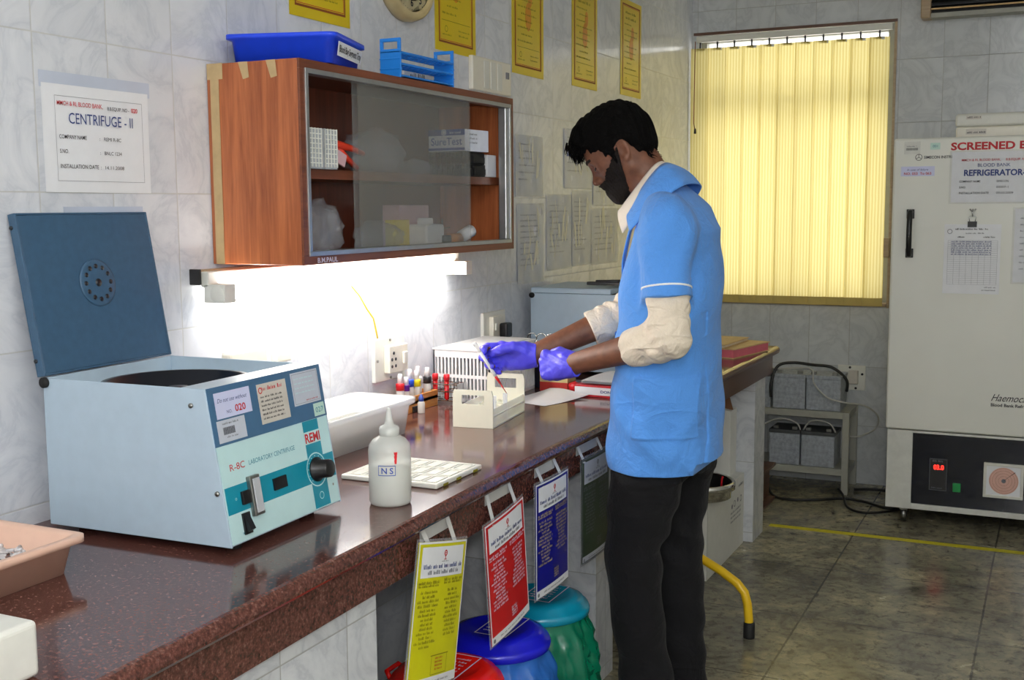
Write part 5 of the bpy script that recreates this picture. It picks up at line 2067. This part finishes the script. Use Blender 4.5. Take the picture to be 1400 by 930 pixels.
for k in range(9):
    s.scribble(.51, .68, 1.34 - k * .026, .006, 'ink_grey', 80 + k, h=.0066)
tag(s.build('plastic_sleeve'), 'clear sleeve of paper on the fridge door at the picture edge', 'paper sheet')

t = thing('storage_box', 'white plastic storage box on top of the fridge with two taped labels', 'box', (1.49, 5.40, 1.6725))
MB().box(-.145, .17, -.12, .12, 0, .055, 'cream_plastic').build('body', t, bevel=.008)
MB().box(-.148, .173, -.123, .123, .055, .110, 'off_white').build('lid', t, bevel=.012, seg=3)
for z0, z1, w_ in ((.085, .100, .06), (.022, .045, .08)):
    s = Sheet((-.105, -.1232 if z0 > .05 else -.1202, 0), (1, 0, 0), (0, 0, 1))
    s.slab(0, w_, z0, z1, 0, .001, 'sticker_buff')
    s.scribble(.004, w_ - .004, z0 + .005, .007, 'ink_black', 12, 1, h=.0015)
    s.build('taped_label', t)

# window air conditioner above the fridge
t = thing('air_conditioner', 'wood framed black air conditioner grille high on the far wall', 'air conditioner', (1.13, YB, 2.268))
MB().box(0, .045, -.10, 0, 0, .42, 'pale_wood').build('wood_frame_side', t, bevel=.006)
MB().box(.835, .88, -.10, 0, 0, .42, 'pale_wood').build('wood_frame_side', t, bevel=.006)
MB().box(.045, .835, -.10, 0, .385, .42, 'pale_wood').build('wood_frame_top', t)
MB().box(.045, .835, -.09, 0, 0, .022, 'rack_grey').build('bottom_rail', t, bevel=.002)
MB().box(.045, .835, -.045, 0, .022, .385, 'grille_black').build('cavity', t)
m = MB()
for k in range(12):
    z = .045 + k * .028
    m.prism([(-.09, z), (-.086, z - .003), (-.046, z + .012), (-.05, z + .015)], 0, .045, .835, 'grille_black')
m.build('louvres', t)
MB().box(.045, .835, -.095, -.085, .036, .043, 'ledger_brown').build('trim_strip', t)
# ------------------------------------------------------------------ the man at the bench
pn = thing('person', 'bearded man in light blue coat and purple gloves standing at the bench holding a dropper', 'person', (.1111, 0, .0882))
pn.scale = (.937, .937, .937)
A3 = lambda *p: np.array(p, float)
yaw, th = R(10), R(33)
F0 = A3(-math.cos(yaw), -math.sin(yaw), 0)
HL = A3(math.sin(yaw), -math.cos(yaw), 0)          # towards his left
ZV = A3(0, 0, 1)
HF = F0 * math.cos(th) - ZV * math.sin(th)
HU = F0 * math.sin(th) + ZV * math.cos(th)
HE = A3(.650, 3.098, 1.549)
hp = lambda f, l, u: HE + HF * f + HL * l + HU * u
HAX = (HF, HL, HU)
BLO, BHI = (.12, 2.74, -.10), (1.02, 3.46, 1.76)


def head(F, grow=0.0, face=True):
    g = grow
    F.ell(hp(.004, 0, .045), HAX, (.093 + g, .074 + g, .088 + g))
    F.ell(hp(.050, 0, .045), HAX, (.050 + g, .058 + g, .052 + g), .03)
    F.cap(hp(.052, 0, .01), hp(.060, 0, -.055), .048 + g, .036 + g, .03)
    for s in (-1, 1):
        F.cap(hp(.004, s * .046, -.035), hp(.066, s * .016, -.084), .021 + g, .018 + g, .035)
        F.cap(hp(.004, s * .048, -.035), hp(.0, s * .050, .02), .022 + g, .024 + g, .03)
        F.ell(hp(.058, s * .042, -.012), HAX, (.026 + g, .023 + g, .022 + g), .02)
    F.ell(hp(.078, 0, -.088), HAX, (.020 + g, .022 + g, .018 + g), .022)
    if not face:
        return
    F.cap(hp(.086, -.030, .034), hp(.086, .030, .034), .013 + g, .013 + g, .018)
    for s in (-1, 1):
        F.ell(hp(.108, s * .031, .014), HAX, (.020, .018, .014), .012, 'sub')
        F.ell(hp(.079, s * .032, .013), HAX, (.0145, .016, .0125), .004)
        F.cap(hp(.093, s * .021, .006), hp(.090, s * .044, .006), .0022, .0018, .004)
    F.cap(hp(.093, 0, .022), hp(.112, 0, -.016), .0085 + g, .0105 + g, .012)
    F.ell(hp(.113, 0, -.020), HAX, (.0125 + g, .011 + g, .0095 + g), .008)
    for s in (-1, 1):
        F.ell(hp(.103, s * .0125, -.023), HAX, (.0105 + g, .008 + g, .0078 + g), .006)
        F.ell(hp(.108, s * .006, -.032), HAX, (.005, .003, .004), .003, 'sub')
    F.cap(hp(.082, 0, -.040), hp(.084, 0, -.06), .024 + g, .020 + g, .016)
    F.cap(hp(.098, -.018, -.050), hp(.098, .018, -.050), .0068 + g, .0068 + g, .006)
    F.cap(hp(.095, -.016, -.0605), hp(.095, .016, -.0605), .0078 + g, .0078 + g, .005)
    F.cap(hp(.108, -.02, -.0555), hp(.108, .02, -.0555), .003, .003, .004, 'sub')


def ears(F):
    for s in (-1, 1):
        ea = HL * s
        up = (HU * .97 - HF * .22)
        up = up / np.linalg.norm(up)
        bk = np.cross(ea, up)
        n_ = ea * .9 + HF * .32
        n_ = n_ / np.linalg.norm(n_)
        b2 = np.cross(n_, up)
        c = hp(-.010, s * .079, .004)
        F.ell(c, (b2, n_, up), (.0175, .0065, .030), .006)
        F.ell(c + n_ * .007 - up * .003 + HF * .001, (b2, n_, up), (.0095, .0055, .016), .004, 'sub')
        F.ell(c - up * .022 + HF * .004, (b2, n_, up), (.009, .006, .010), .005)


def hand(F, W, d, n, curl, spread, thumb, r=.0098, grow=0.0, palm=.088):
    """Gloved or bare hand. W wrist, d towards the knuckles, n normal of the back of the hand. Thumb side is s."""
    d = A3(*d)
    d /= np.linalg.norm(d)
    n = A3(*n)
    n -= d * (n @ d)
    n /= np.linalg.norm(n)
    s = thumb[0] * np.cross(d, n)
    W = A3(*W)
    g = grow
    F.cap(W - d * .01, W + d * .02, .031 + g, .033 + g, .01, flat=(n, .72))
    for o in (.024, .008, -.008, -.024):
        F.cap(W + d * .012 + s * o * .72, W + d * (palm - .002 - abs(o - .006) * .2) + s * o * 1.12 - n * .001, .0165 + g, .0145 + g, .014, flat=(n, .95))
    F.cap(W + d * .02 + s * .022 - n * .010, W + d * .05 + s * .026 - n * .014, .018 + g, .015 + g, .014)
    F.cap(W + d * .02 - s * .022 - n * .008, W + d * .062 - s * .026 - n * .008, .015 + g, .013 + g, .012)
    L0 = ((.045, .027, .021), (.050, .031, .022), (.046, .029, .021), (.036, .022, .019))
    for k, o in enumerate((.0285, .0095, -.0095, -.028)):
        p = W + d * (palm - abs(o - .006) * .25) + s * o * 1.06
        F.ell(p + n * .003, (d, n, s), (.0125 + g, .0125 + g, .0115 + g), .008)
        a = 0.0
        rr_ = (r if k < 3 else r * .88) + g
        for j, ln in enumerate(L0[k]):
            a += curl[k][j]
            v = d * math.cos(a) - n * math.sin(a) + s * spread * (o / .03) * (.6 if j == 0 else .3)
            v /= np.linalg.norm(v)
            q = p + v * ln
            F.cap(p, q, rr_ * (1.06 - .07 * j), rr_ * (1.0 - .09 * j), .0022 if j == 0 else .0035)
            p = q
    pts = [W + d * a_ + s * b_ - n * c_ for a_, b_, c_ in thumb[1]]
    rs_ = (.0165, .0128, .0112, .0094)
    for j in range(len(pts) - 1):
        F.cap(pts[j], pts[j + 1], rs_[j] + g, rs_[j + 1] + g, .008 if j == 0 else .004)


WL, DL, NL = A3(.538, 2.956, .962), (-.985, .14, -.09), (-.12, -.97, .22)
WR, DR, NR = A3(.337, 3.127, .957), (-.95, -.27, -.03), (-.28, .95, .12)
CURL_L = [(1.15, 1.5, .9), (1.25, 1.55, .9), (1.3, 1.55, .9), (1.3, 1.5, .9)]
TH_L = (-1, [(.018, .024, .014), (.048, .040, .022), (.078, .036, .030), (.100, .024, .034)])
CURL_R = [(.55, .75, .45), (.65, .85, .5), (.75, .95, .5), (.85, 1.0, .5)]
TH_R = (1, [(.018, .022, .014), (.050, .034, .028), (.082, .030, .042), (.108, .020, .048)])


def side_of(d, n, sgn):
    return sgn * np.cross(A3(*d), A3(*n))


# thumb side must point upwards on both hands
if side_of(DL, NL, TH_L[0])[2] < 0:
    TH_L = (-TH_L[0], TH_L[1])
if side_of(DR, NR, TH_R[0])[2] < 0:
    TH_R = (-TH_R[0], TH_R[1])

SHL, ELL = A3(.820, 2.930, 1.365), A3(.852, 2.868, 1.058)
SHR, ELR = A3(.770, 3.275, 1.365), A3(.600, 3.270, 1.085)
NB = A3(.772, 3.10, 1.40)

B = Field(BLO, BHI, .003)
head(B)
ears(B)
B.cap(hp(-.022, 0, -.015), NB, .054, .060, .03)
B.cap(NB, A3(.815, 2.97, 1.375), .050, .045, .04)
B.cap(NB, A3(.805, 3.23, 1.375), .050, .045, .04)
for z0, z1, r0, r1 in ((1.34, 1.15, .072, .085), (1.15, .95, .085, .09), (.95, .82, .09, .092)):
    for y in (3.04, 3.16):
        B.cap(A3(.805 if z0 > 1.2 else .785, y, z0), A3(.785, y, z1), r0, r1, .04)
for hip, knee, ank in ((A3(.765, 3.01, .84), A3(.705, 2.985, .46), A3(.755, 2.985, -.01)), (A3(.775, 3.19, .84), A3(.765, 3.20, .46), A3(.795, 3.21, -.01))):
    B.cap(hip, knee, .082, .052, .04)
    B.cap(knee, ank, .054, .038, .02)
    B.cap(ank + A3(.02, 0, -.035), ank + A3(-.13, 0, -.045), .033, .026, .02)
for sh, el, wr in ((SHL, ELL, WL), (SHR, ELR, WR)):
    B.cap(sh, el, .050, .041, .03)
    m1 = el + (wr - el) * .28
    B.cap(el, m1, .041, .042, .02)
    B.cap(m1, wr, .042, .029, .02)
hand(B, WL, DL, NL, CURL_L, .12, TH_L, .0088, -.001)
hand(B, WR, DR, NR, CURL_R, .12, TH_R, .0088, -.001)
body = B.mesh('body', 'skin', pn)
del B

# hair: cap of thick hair with a forward quiff, sideburns, then short tufts along the fringe
H = Field(hp(0, 0, .05) - .19, hp(0, 0, .05) + .19, .0025)
H.ell(hp(-.002, 0, .058), HAX, (.104, .084, .098))
H.ell(hp(.058, 0, .105), HAX, (.060, .066, .045), .03)
H.ell(hp(.088, 0, .098), HAX, (.034, .055, .026), .02)
H.ell(hp(-.045, 0, .012), HAX, (.052, .066, .062), .03)
for s in (-1, 1):
    H.cap(hp(.026, s * .071, .03), hp(.022, s * .069, -.012), .0105, .006, .012)
flo, fhi = hp(0, 0, .05) - .19, hp(0, 0, .05) + .19


def loc_(x, y, z):
    px, py, pz = x - HE[0], y - HE[1], z - HE[2]
    return [px * a[0] + py * a[1] + pz * a[2] for a in HAX]


def face_cut(x, y, z):
    f, l, u = loc_(x, y, z)
    # keep hair above the hairline in front, behind the temples at the side
    line = .072 - .55 * np.abs(l)
    front = np.minimum(f - (.044 + 0 * l), line - u)          # >0: bare face zone
    return front


H.add(lambda x, y, z: -face_cut(x, y, z), flo, fhi, .012, 'sub') if False else H.add(lambda x, y, z: face_cut(x, y, z), flo, fhi, 0, 'and')


def ear_cut(x, y, z):
    f, l, u = loc_(x, y, z)
    e = np.sqrt(((f + .010) / .021) ** 2 + ((u + .004) / .033) ** 2) - 1
    e = np.maximum(e * .02, .062 - np.abs(l))
    return -e                                                  # >0 inside the ear zone


H.add(ear_cut, flo, fhi, 0, 'and')


def nape(x, y, z):
    f, l, u = loc_(x, y, z)
    return -(u + .055 + .25 * (f + .06))


H.add(nape, flo, fhi, 0, 'and')


def strands(x, y, z):
    f, l, u = loc_(x, y, z)
    return .0022 * np.sin(95 * f + 40 * u + 6 * np.sin(50 * l)) * np.sin(120 * l + 30 * u) + .0016 * np.sin(230 * f + 160 * l + 90 * u)


H.add(strands, flo, fhi, 0, 'off')
hair = H.mesh('hair', 'hair_black', pn)
m = MB()
r = random.Random(12)
for k in range(420):
    zone = r.random()
    if zone < .62:                                             # fringe hanging over the brow
        l = r.uniform(-.058, .058)
        b = hp(r.uniform(.088, .122), l, r.uniform(.078, .118))
        e = b + HF * r.uniform(.004, .022) + HL * r.uniform(-.01, .01) - HU * r.uniform(.012, .040)
    elif zone < .8:                                            # back of the head and nape
        a = r.uniform(-1, 1)
        b = hp(-.078 + .02 * abs(a), a * .058, r.uniform(-.045, .02))
        e = b - HU * r.uniform(.014, .026) - HF * r.uniform(0, .006)
    else:                                                      # crown
        a, c = r.uniform(-.09, .07), r.uniform(-.06, .06)
        b = hp(a, c, .142 - 4.5 * (a + .01) ** 2 - 8 * c * c)
        e = b + HF * r.uniform(.008, .022) + HU * r.uniform(.004, .012)
    mid = (b + e) / 2 + HF * .004
    m.tube([b, mid, e], .0028, 'hair_black', 5, r_end=.0004)
m.build('hair_tufts', hair)

# beard, moustache, brows: a skin of short hair over the jaw
K = Field(hp(.06, 0, -.04) - .15, hp(.06, 0, -.04) + .15, .0025)
head(K, .0034)
klo, khi = hp(.06, 0, -.04) - .15, hp(.06, 0, -.04) + .15


def beard_zone(x, y, z):
    f, l, u = loc_(x, y, z)
    al = np.abs(l)
    cheek = .004 - .62 * (f - .030)                 # upper edge falls towards the mouth
    cheek = np.maximum(cheek, -.048 + 0 * f)
    zone = u - cheek
    zone = zone + .0022 * np.sin(310 * f + 170 * u) + .0016 * np.sin(520 * u - 240 * f + 200 * l)
    zone = np.maximum(zone, -(f - .016 + .35 * (u + .02)))                       # nothing behind the jaw angle
    mous = np.maximum(np.maximum(np.abs(u + .040) - .0065, al - .030), .085 - f)
    mouth = np.maximum(np.maximum(np.abs(u + .0555) - .0085, al - .019), .085 - f)
    zone = np.minimum(zone, mous)
    zone = np.maximum(zone, -mouth)
    return zone


K.add(beard_zone, klo, khi, 0, 'and')
K.add(lambda x, y, z: .0012 * np.sin(700 * x + 300 * z) * np.sin(650 * y + 420 * z), klo, khi, 0, 'off')
K.mesh('beard', 'beard_black', pn)
K = Field(hp(.06, 0, -.04) - .15, hp(.06, 0, -.04) + .15, .0025)
head(K, .0026)


def brow_zone(x, y, z):
    f, l, u = loc_(x, y, z)
    al = np.abs(l)
    return np.maximum(np.maximum(np.abs(u - (.037 - 3.0 * (al - .03) ** 2)) - .0042, np.abs(al - .030) - .021), .07 - f)


K.add(brow_zone, klo, khi, 0, 'and')
K.mesh('eyebrows', 'beard_black', pn)
m = MB()
for s in (-1, 1):
    m.tube([hp(.0945, s * .020, .0085), hp(.0962, s * .027, .0062), hp(.0945, s * .036, .006), hp(.0885, s * .047, .009)], .0021, 'eye_dark', 6)
m.build('eyelashes', pn)

# gloves
for nm, W, d, n, cu, thm in (('glove', WL, DL, NL, CURL_L, TH_L), ('glove', WR, DR, NR, CURL_R, TH_R)):
    c = W + A3(*d) * .07
    G = Field(c - .135, c + .135, .0018)
    hand(G, W, d, n, cu, .12, thm, .0098, .0012 if W is WL else .0034, .088 if W is WL else .094)
    dd_ = A3(*d) / np.linalg.norm(A3(*d))
    G.cap(W - dd_ * .022, W + dd_ * .01, .0365, .036, .008, flat=(n, .85))
    G.add(lambda x, y, z: .0009 * np.sin(150 * x + 60 * z + 3 * np.sin(90 * z)) * np.sin(110 * z + 80 * y), c - .135, c + .135, 0, 'off')
    # rolled cuff edge
    G.add(lambda x, y, z: -((x - W[0]) * dd_[0] + (y - W[1]) * dd_[1] + (z - W[2]) * dd_[2] + .020), c - .135, c + .135, 0, 'and')
    go = G.mesh(nm, 'glove_nitrile', pn)


# coat --------------------------------------------------------------------
def stack(levels):
    zs = np.array([q[0] for q in levels])
    tab = [np.array([q[i] for q in levels]) for i in range(1, 5)]

    def fn(x, y, z, grow=0.0, p=2.3):
        zc = z
        cx, cy, a, b = [np.interp(zc, zs, t_) for t_ in tab]
        a, b = a + grow, b + grow
        ux, uy = np.abs(x - cx) / a, np.abs(y - cy) / b
        q = (ux ** p + uy ** p) ** (1 / p)
        d_ = (q - 1) * np.minimum(a, b)
        return np.maximum(d_, np.maximum(zs[0] - z, z - zs[-1]))
    return fn


COAT_LV = [(.640, .774, 3.10, .158, .210), (.80, .775, 3.10, .154, .206), (.95, .777, 3.10, .142, .196), (1.10, .780, 3.10, .136, .192), (1.25, .792, 3.10, .126, .190),
           (1.34, .802, 3.10, .108, .180), (1.40, .800, 3.10, .076, .152), (1.44, .780, 3.10, .056, .115), (1.475, .765, 3.10, .034, .070), (1.49, .760, 3.10, .022, .045)]
COAT = stack(COAT_LV)
CLO, CHI = (.46, 2.76, .60), (1.0, 3.44, 1.54)
SLE = SHL + (ELL - SHL) * .66                                  # end of the short sleeve
SRE = SHR + (ELR - SHR) * .66
aL = (ELL - SHL) / np.linalg.norm(ELL - SHL)
aR = (ELR - SHR) / np.linalg.norm(ELR - SHR)


def folds(x, y, z):
    w = .5 * np.sin(7 * z + 9 * x) + .4 * np.sin(11 * y - 5 * z)
    a = .0034 * np.sin(30 * (z + .55 * x) + 3.0 * w) * (.4 + .6 * np.sin(8 * x + 6 * z + 1.3 * w) ** 2)
    b = .0026 * np.sin(52 * (x - .45 * z) + 20 * y + 2.2 * w) * np.sin(9 * z + 2 * w) ** 2
    c = .0026 * np.sin(24 * (x + y * .8) + 1.5 * w) * np.clip((1.0 - z) / .3, 0, 1)
    return a + b + c


def coat_field(sleeves=True):
    F = Field(CLO, CHI, .0038)
    F.add(lambda x, y, z: COAT(x, y, z), CLO, CHI)
    for sh, en in ((SHL, SLE), (SHR, SRE)):
        ax = (en - sh) / np.linalg.norm(en - sh)
        F2 = Field(CLO, CHI, .0038)
        F2.cap(sh + A3(-.01, .03 if sh[1] < 3.1 else -.03, .0), sh + ax * .05, .066, .070, .0)
        F2.cap(sh + ax * .02, en + ax * .06, .070, .066, .03)
        F2.add(lambda x, y, z, en=en, ax=ax: (x - en[0]) * ax[0] + (y - en[1]) * ax[1] + (z - en[2]) * ax[2], CLO, CHI, 0, 'and')
        d = F.d
        p = F2.d
        k = .028
        h_ = np.clip(.5 + .5 * (d - p) / k, 0, 1)
        F.d = (d * (1 - h_) + p * h_ - k * h_ * (1 - h_)).astype(np.float32)
        # the join must not swell below the sleeve hem
        del F2
    F.add(lambda x, y, z: 1.5 * folds(x, y, z), CLO, CHI, 0, 'off')
    return F


Cc = coat_field()


def seams(x, y, z):
    # side seam with its vent, sleeve hem stitch, patch pocket
    g = .0045 * np.exp(-((x - (.915 - .02 * (z - .8))) / .004) ** 2) * (y < 3.02) * (z < 1.12)
    near = (y < 3.02) * 1.0
    px_ = np.clip((.085 - np.abs(x - .825)) / .004, 0, 1) * np.clip((.085 - np.abs(z - .862)) / .004, 0, 1)
    px_ = px_ * near
    inner = np.clip((.079 - np.abs(x - .825)) / .004, 0, 1) * np.clip((.079 - np.abs(z - .862)) / .004, 0, 1) * near
    return g - .0045 * px_ + .0016 * inner


Cc.add(seams, CLO, CHI, 0, 'off')


def front_gap(x, y, z):
    w = -.012 + .105 * np.clip((z - 1.08) / .30, 0, 1) ** 1.2
    return np.maximum(np.abs(y - 3.10 - .012) - w, x - (.742 + 0 * z))


Cc.add(lambda x, y, z: -front_gap(x, y, z), CLO, CHI, 0, 'and')
Cc.add(lambda x, y, z: .675 + .030 * np.clip((x - .895) / .008, 0, 1) - z + 0 * y, CLO, CHI, 0, 'and')
coat = Cc.mesh('coat', 'coat_cloth', pn)
del Cc

# white piping round the sleeve hem, and buttons
for sh, en, ax in ((SHL, SLE, aL), (SHR, SRE, aR)):
    P_ = Field(en - .12, en + .12, .0022)
    P_.cap(sh + ax * .02, en + ax * .06, .0722, .0682, .0)
    P_.add(lambda x, y, z: 1.5 * folds(x, y, z), en - .12, en + .12, 0, 'off')
    P_.add(lambda x, y, z: np.abs((x - en[0]) * ax[0] + (y - en[1]) * ax[1] + (z - en[2]) * ax[2] + .026) - .0028, en - .12, en + .12, 0, 'and')
    P_.mesh('sleeve_piping', 'white_cloth', coat)
    del P_


def spl(P, n=6):
    P = [Vector(p) for p in P]
    out = []
    for i in range(len(P) - 1):
        p0, p1, p2, p3 = P[max(i - 1, 0)], P[i], P[i + 1], P[min(i + 2, len(P) - 1)]
        for k in range(n):
            s = k / n
            out.append(.5 * ((2 * p1) + (p2 - p0) * s + (2 * p0 - 5 * p1 + 4 * p2 - p3) * s * s + (3 * p1 - p0 - 3 * p2 + p3) * s ** 3))
    out.append(P[-1])
    return out


def collar(name, inner, outer, bulge, mat, thick, parent):
    mir = lambda L: [(x, 6.2 - y, z) for x, y, z in L]
    I = spl(mir(inner[1:])[::-1] + list(inner))
    O = spl(mir(outer[1:])[::-1] + list(outer))
    m = MB()
    nu, nv = len(I) - 1, 8

    def f(u, v):
        i = min(int(round(u * nu)), nu)
        a, b = I[i], O[i]
        c = Vector((.735, 3.10, (a.z + b.z) / 2))
        p = a.lerp(b, v)
        dirn = p - c
        dirn.z = 0
        if dirn.length > 1e-5:
            dirn.normalize()
        k = math.sin(v * PI)
        return p + (dirn * .8 + Vector((0, 0, .7))) * bulge * k
    m.grid(f, nu, nv, mat)
    o = m.build(name, parent, solid=thick)
    return o


collar('coat_collar', [(.772, 3.10, 1.520), (.764, 3.040, 1.508), (.728, 3.014, 1.455), (.676, 3.046, 1.385)],
       [(.846, 3.10, 1.462), (.838, 3.000, 1.452), (.785, 2.945, 1.402), (.704, 2.975, 1.335)], .010, 'coat_cloth', .004, coat)
# lapel edges falling from the collar points
for s in (-1, 1):
    m = MB()
    def lap(u, v, s=s):
        z = 1.385 - v * .25
        y_in = 3.10 + .012 + s * max(.0, -.012 + .105 * max(0, min(1, (z - 1.08) / .30)) ** 1.2)
        y = y_in + s * .050 * (1 - v) ** .7 * u
        zs = [q[0] for q in COAT_LV]
        c, a, b = [float(np.interp(z, zs, [q[i] for q in COAT_LV])) for i in (1, 3, 4)]
        xx = c - a * max(0, 1 - (abs(y - 3.10) / b) ** 2.3) ** (1 / 2.3) - .010 - .003 * math.sin(u * PI)
        return (xx, y, z)
    m.grid(lap, 6, 14, 'coat_cloth')
    m.build('lapel', coat, solid=.004)
for z in (.80, .92, 1.04):
    m = MB()
    m.lathe([(.0075, 0), (.0075, .002), (.005, .003), (.001, .003)], 'coat_thread', 14, Matrix.Translation((.632, 3.07, z)) @ Matrix.Rotation(-PI / 2, 4, 'Y'))
    m.build('button', coat)

# cream shirt: trunk inside the coat, rolled sleeves, collar
S_ = Field(CLO, CHI, .0038)
S_.add(lambda x, y, z: COAT(x, y, z, -.020), CLO, CHI)
S_.add(lambda x, y, z: .745 - z + 0 * x + 0 * y, CLO, CHI, 0, 'and')
S_.cap(A3(.636, 3.07, .70), A3(.640, 3.07, .80), .022, .02, .01)
S_.add(lambda x, y, z: .6 * folds(y, x, z), CLO, CHI, 0, 'off')
shirt = S_.mesh('shirt', 'collar_cloth', pn)
del S_
for sh, el, wr, ax in ((SHL, ELL, WL, aL), (SHR, ELR, WR, aR)):
    lo, hi = np.minimum(np.minimum(sh, el), wr) - .13, np.maximum(np.maximum(sh, el), wr) + .13
    F = Field(lo, hi, .003)
    fa = (wr - el) / np.linalg.norm(wr - el)
    st = sh + (el - sh) * .50
    F.cap(st, el, .060, .054, .0)
    F.cap(el, el + fa * .115, .055, .050, .02)
    F.cap(el + fa * .085, el + fa * .112, .0535, .052, .012)

    def crease(x, y, z, el=el, fa=fa, ax=ax):
        t_ = (x - el[0]) * fa[0] + (y - el[1]) * fa[1] + (z - el[2]) * fa[2]
        q = (x - el[0]) * ax[0] + (y - el[1]) * ax[1] + (z - el[2]) * ax[2]
        w = np.sin(40 * y + 22 * z)
        return .0048 * np.sin(95 * (t_ + .5 * q) + 2.2 * w) * np.clip(1 - np.abs(t_ - .03) / .09, 0, 1) + .002 * np.sin(150 * (q - .4 * t_) + 1.5 * w)
    F.add(crease, lo, hi, 0, 'off')
    F.add(lambda x, y, z: (x - el[0]) * fa[0] + (y - el[1]) * fa[1] + (z - el[2]) * fa[2] - .128, lo, hi, 0, 'and')
    F.mesh('rolled_sleeve', 'shirt_cloth', shirt)
    del F
collar('shirt_collar', [(.756, 3.10, 1.525), (.748, 3.050, 1.514), (.712, 3.036, 1.468), (.636, 3.070, 1.388)],
       [(.790, 3.10, 1.468), (.782, 3.015, 1.462), (.735, 2.998, 1.408), (.664, 3.030, 1.328)], .006, 'collar_cloth', .003, shirt)

# black trousers and shoes
T = Field((.5, 2.80, -.08), (1.02, 3.42, .98), .004)
hipz = stack([(.66, .768, 3.10, .122, .178), (.70, .778, 3.10, .116, .172), (.84, .785, 3.10, .108, .165), (.94, .785, 3.10, .11, .165)])
T.add(lambda x, y, z: hipz(x, y, z), (.5, 2.8, .6), (1.02, 3.42, .98))
legs = [[(-.068, .770, 2.985, .082, .074), (.06, .756, 2.985, .074, .068), (.28, .728, 2.985, .074, .070), (.44, .716, 2.985, .080, .076), (.56, .735, 2.99, .096, .088), (.66, .752, 3.00, .110, .094), (.72, .765, 3.00, .098, .086), (.80, .775, 3.01, .09, .085)],
        [(-.068, .795, 3.215, .080, .072), (.06, .785, 3.212, .074, .068), (.28, .786, 3.205, .072, .070), (.44, .776, 3.200, .078, .076), (.56, .776, 3.20, .094, .088), (.66, .778, 3.20, .112, .094), (.72, .780, 3.20, .098, .086), (.80, .78, 3.19, .09, .085)]]
for lv in legs:
    fn = stack(lv)
    T.add(lambda x, y, z, fn=fn: fn(x, y, z, 0, 2.0), (.5, 2.8, -.1), (1.02, 3.42, .8), .03)


def tfolds(x, y, z):
    w = np.sin(9 * x + 7 * y + 5 * z)
    knee = np.exp(-((z - .46) / .12) ** 2)
    ank = np.exp(-((z - .10) / .12) ** 2)
    d_ = .0040 * np.sin(46 * z + 18 * x + 2.4 * w) * (knee + ank + .25)
    d_ = d_ + .0035 * np.sin(22 * (z - x) + 14 * y + 2 * w) * np.clip((z - .45) / .2, 0, 1)
    return d_ + .0025 * np.sin(34 * x + 30 * y + 1.6 * w)


T.add(tfolds, (.5, 2.8, -.1), (1.02, 3.42, .98), 0, 'off')
T.mesh('trousers', 'trouser_cloth', pn)
del T
for ank in (A3(.770, 2.985, -.044), A3(.798, 3.214, -.044)):
    F = Field(ank - A3(.25, .09, .06), ank + A3(.10, .09, .09), .004)
    F.cap(ank + A3(.03, 0, -.005), ank + A3(-.115, -.012, -.012), .043, .036, .02, flat=((0, 0, 1), .95))
    F.cap(ank + A3(.0, 0, .01), ank + A3(.0, 0, .04), .046, .044, .03)
    F.add(lambda x, y, z: -.0938 - z + 0 * x + 0 * y, ank - .3, ank + .3, 0, 'and')
    F.mesh('shoe', 'black_plastic', pn)

# the dropper he holds
top, tip = A3(.331, 2.795, 1.0115), A3(.374, 2.880, .881)
ax = (tip - top) / np.linalg.norm(tip - top)
dr = thing('dropper', "slim clear dropper with red blood held in the man's far gloved hand", 'dropper', tuple(top))
p = lambda t_: tuple(ax * t_)
MB().tube([p(.004), p(.05), p(.085), p(.095)], .0046, 'cap_white', 12).build('barrel', dr)
MB().tube([p(.094), p(.122), p(.128)], .0040, 'blood_red', 12, r_end=.0026).build('blood_column', dr)
MB().tube([p(.127), p(.162)], .0022, 'blood_red', 10, r_end=.0009).build('tip', dr)
MB().tube([p(-.026), p(-.020), p(-.006), p(.006)], .0062, 'bottle_plastic', 12, r_end=.0046).build('bulb', dr)
# ------------------------------------------------------------------ light, camera
w = bpy.data.worlds.new('daylight')
SC.world = w
w.use_nodes = True
bg = w.node_tree.nodes['Background']
bg.inputs[0].default_value = (1.0, .985, .94, 1)
bg.inputs[1].default_value = 4.2


fl = bpy.data.lights.new('camera_flash', 'POINT')
fl.energy = 58
fl.shadow_soft_size = .06
fl.color = (1, .99, .97)
fo = bpy.data.objects.new('camera_flash', fl)
fo.location = (1.80, -.03, 1.53)
COL.objects.link(fo)
cam = bpy.data.cameras.new('camera')
co = bpy.data.objects.new('camera', cam)
COL.objects.link(co)
f_px = 1570.0
cam.sensor_fit = 'HORIZONTAL'
cam.sensor_width = 36
cam.lens = 36 * f_px / 1400
cam.clip_start = .02
cam.clip_end = 100
Rw = [[0.90324396, 0.04296665, -0.42697097], [0.42907302, -0.10626842, 0.89699686], [-0.00683258, -0.99340872, -0.11442214]]
co.matrix_world = Matrix(((Rw[0][0], -Rw[0][1], -Rw[0][2], 1.763), (Rw[1][0], -Rw[1][1], -Rw[1][2], 0.0), (Rw[2][0], -Rw[2][1], -Rw[2][2], 1.40), (0, 0, 0, 1)))
SC.camera = co
vs_ = SC.view_settings
vs_.view_transform = 'Standard'
vs_.look = 'None'
vs_.gamma = 1
vs_.use_curve_mapping = False
vs_.exposure = -0.08
SC.cycles.use_denoising = True
SC.cycles.max_bounces = 10
SC.cycles.diffuse_bounces = 5
SC.cycles.transparent_max_bounces = 24
SC.cycles.sample_clamp_indirect = 6
SC.cycles.caustics_reflective = False
SC.cycles.caustics_refractive = False
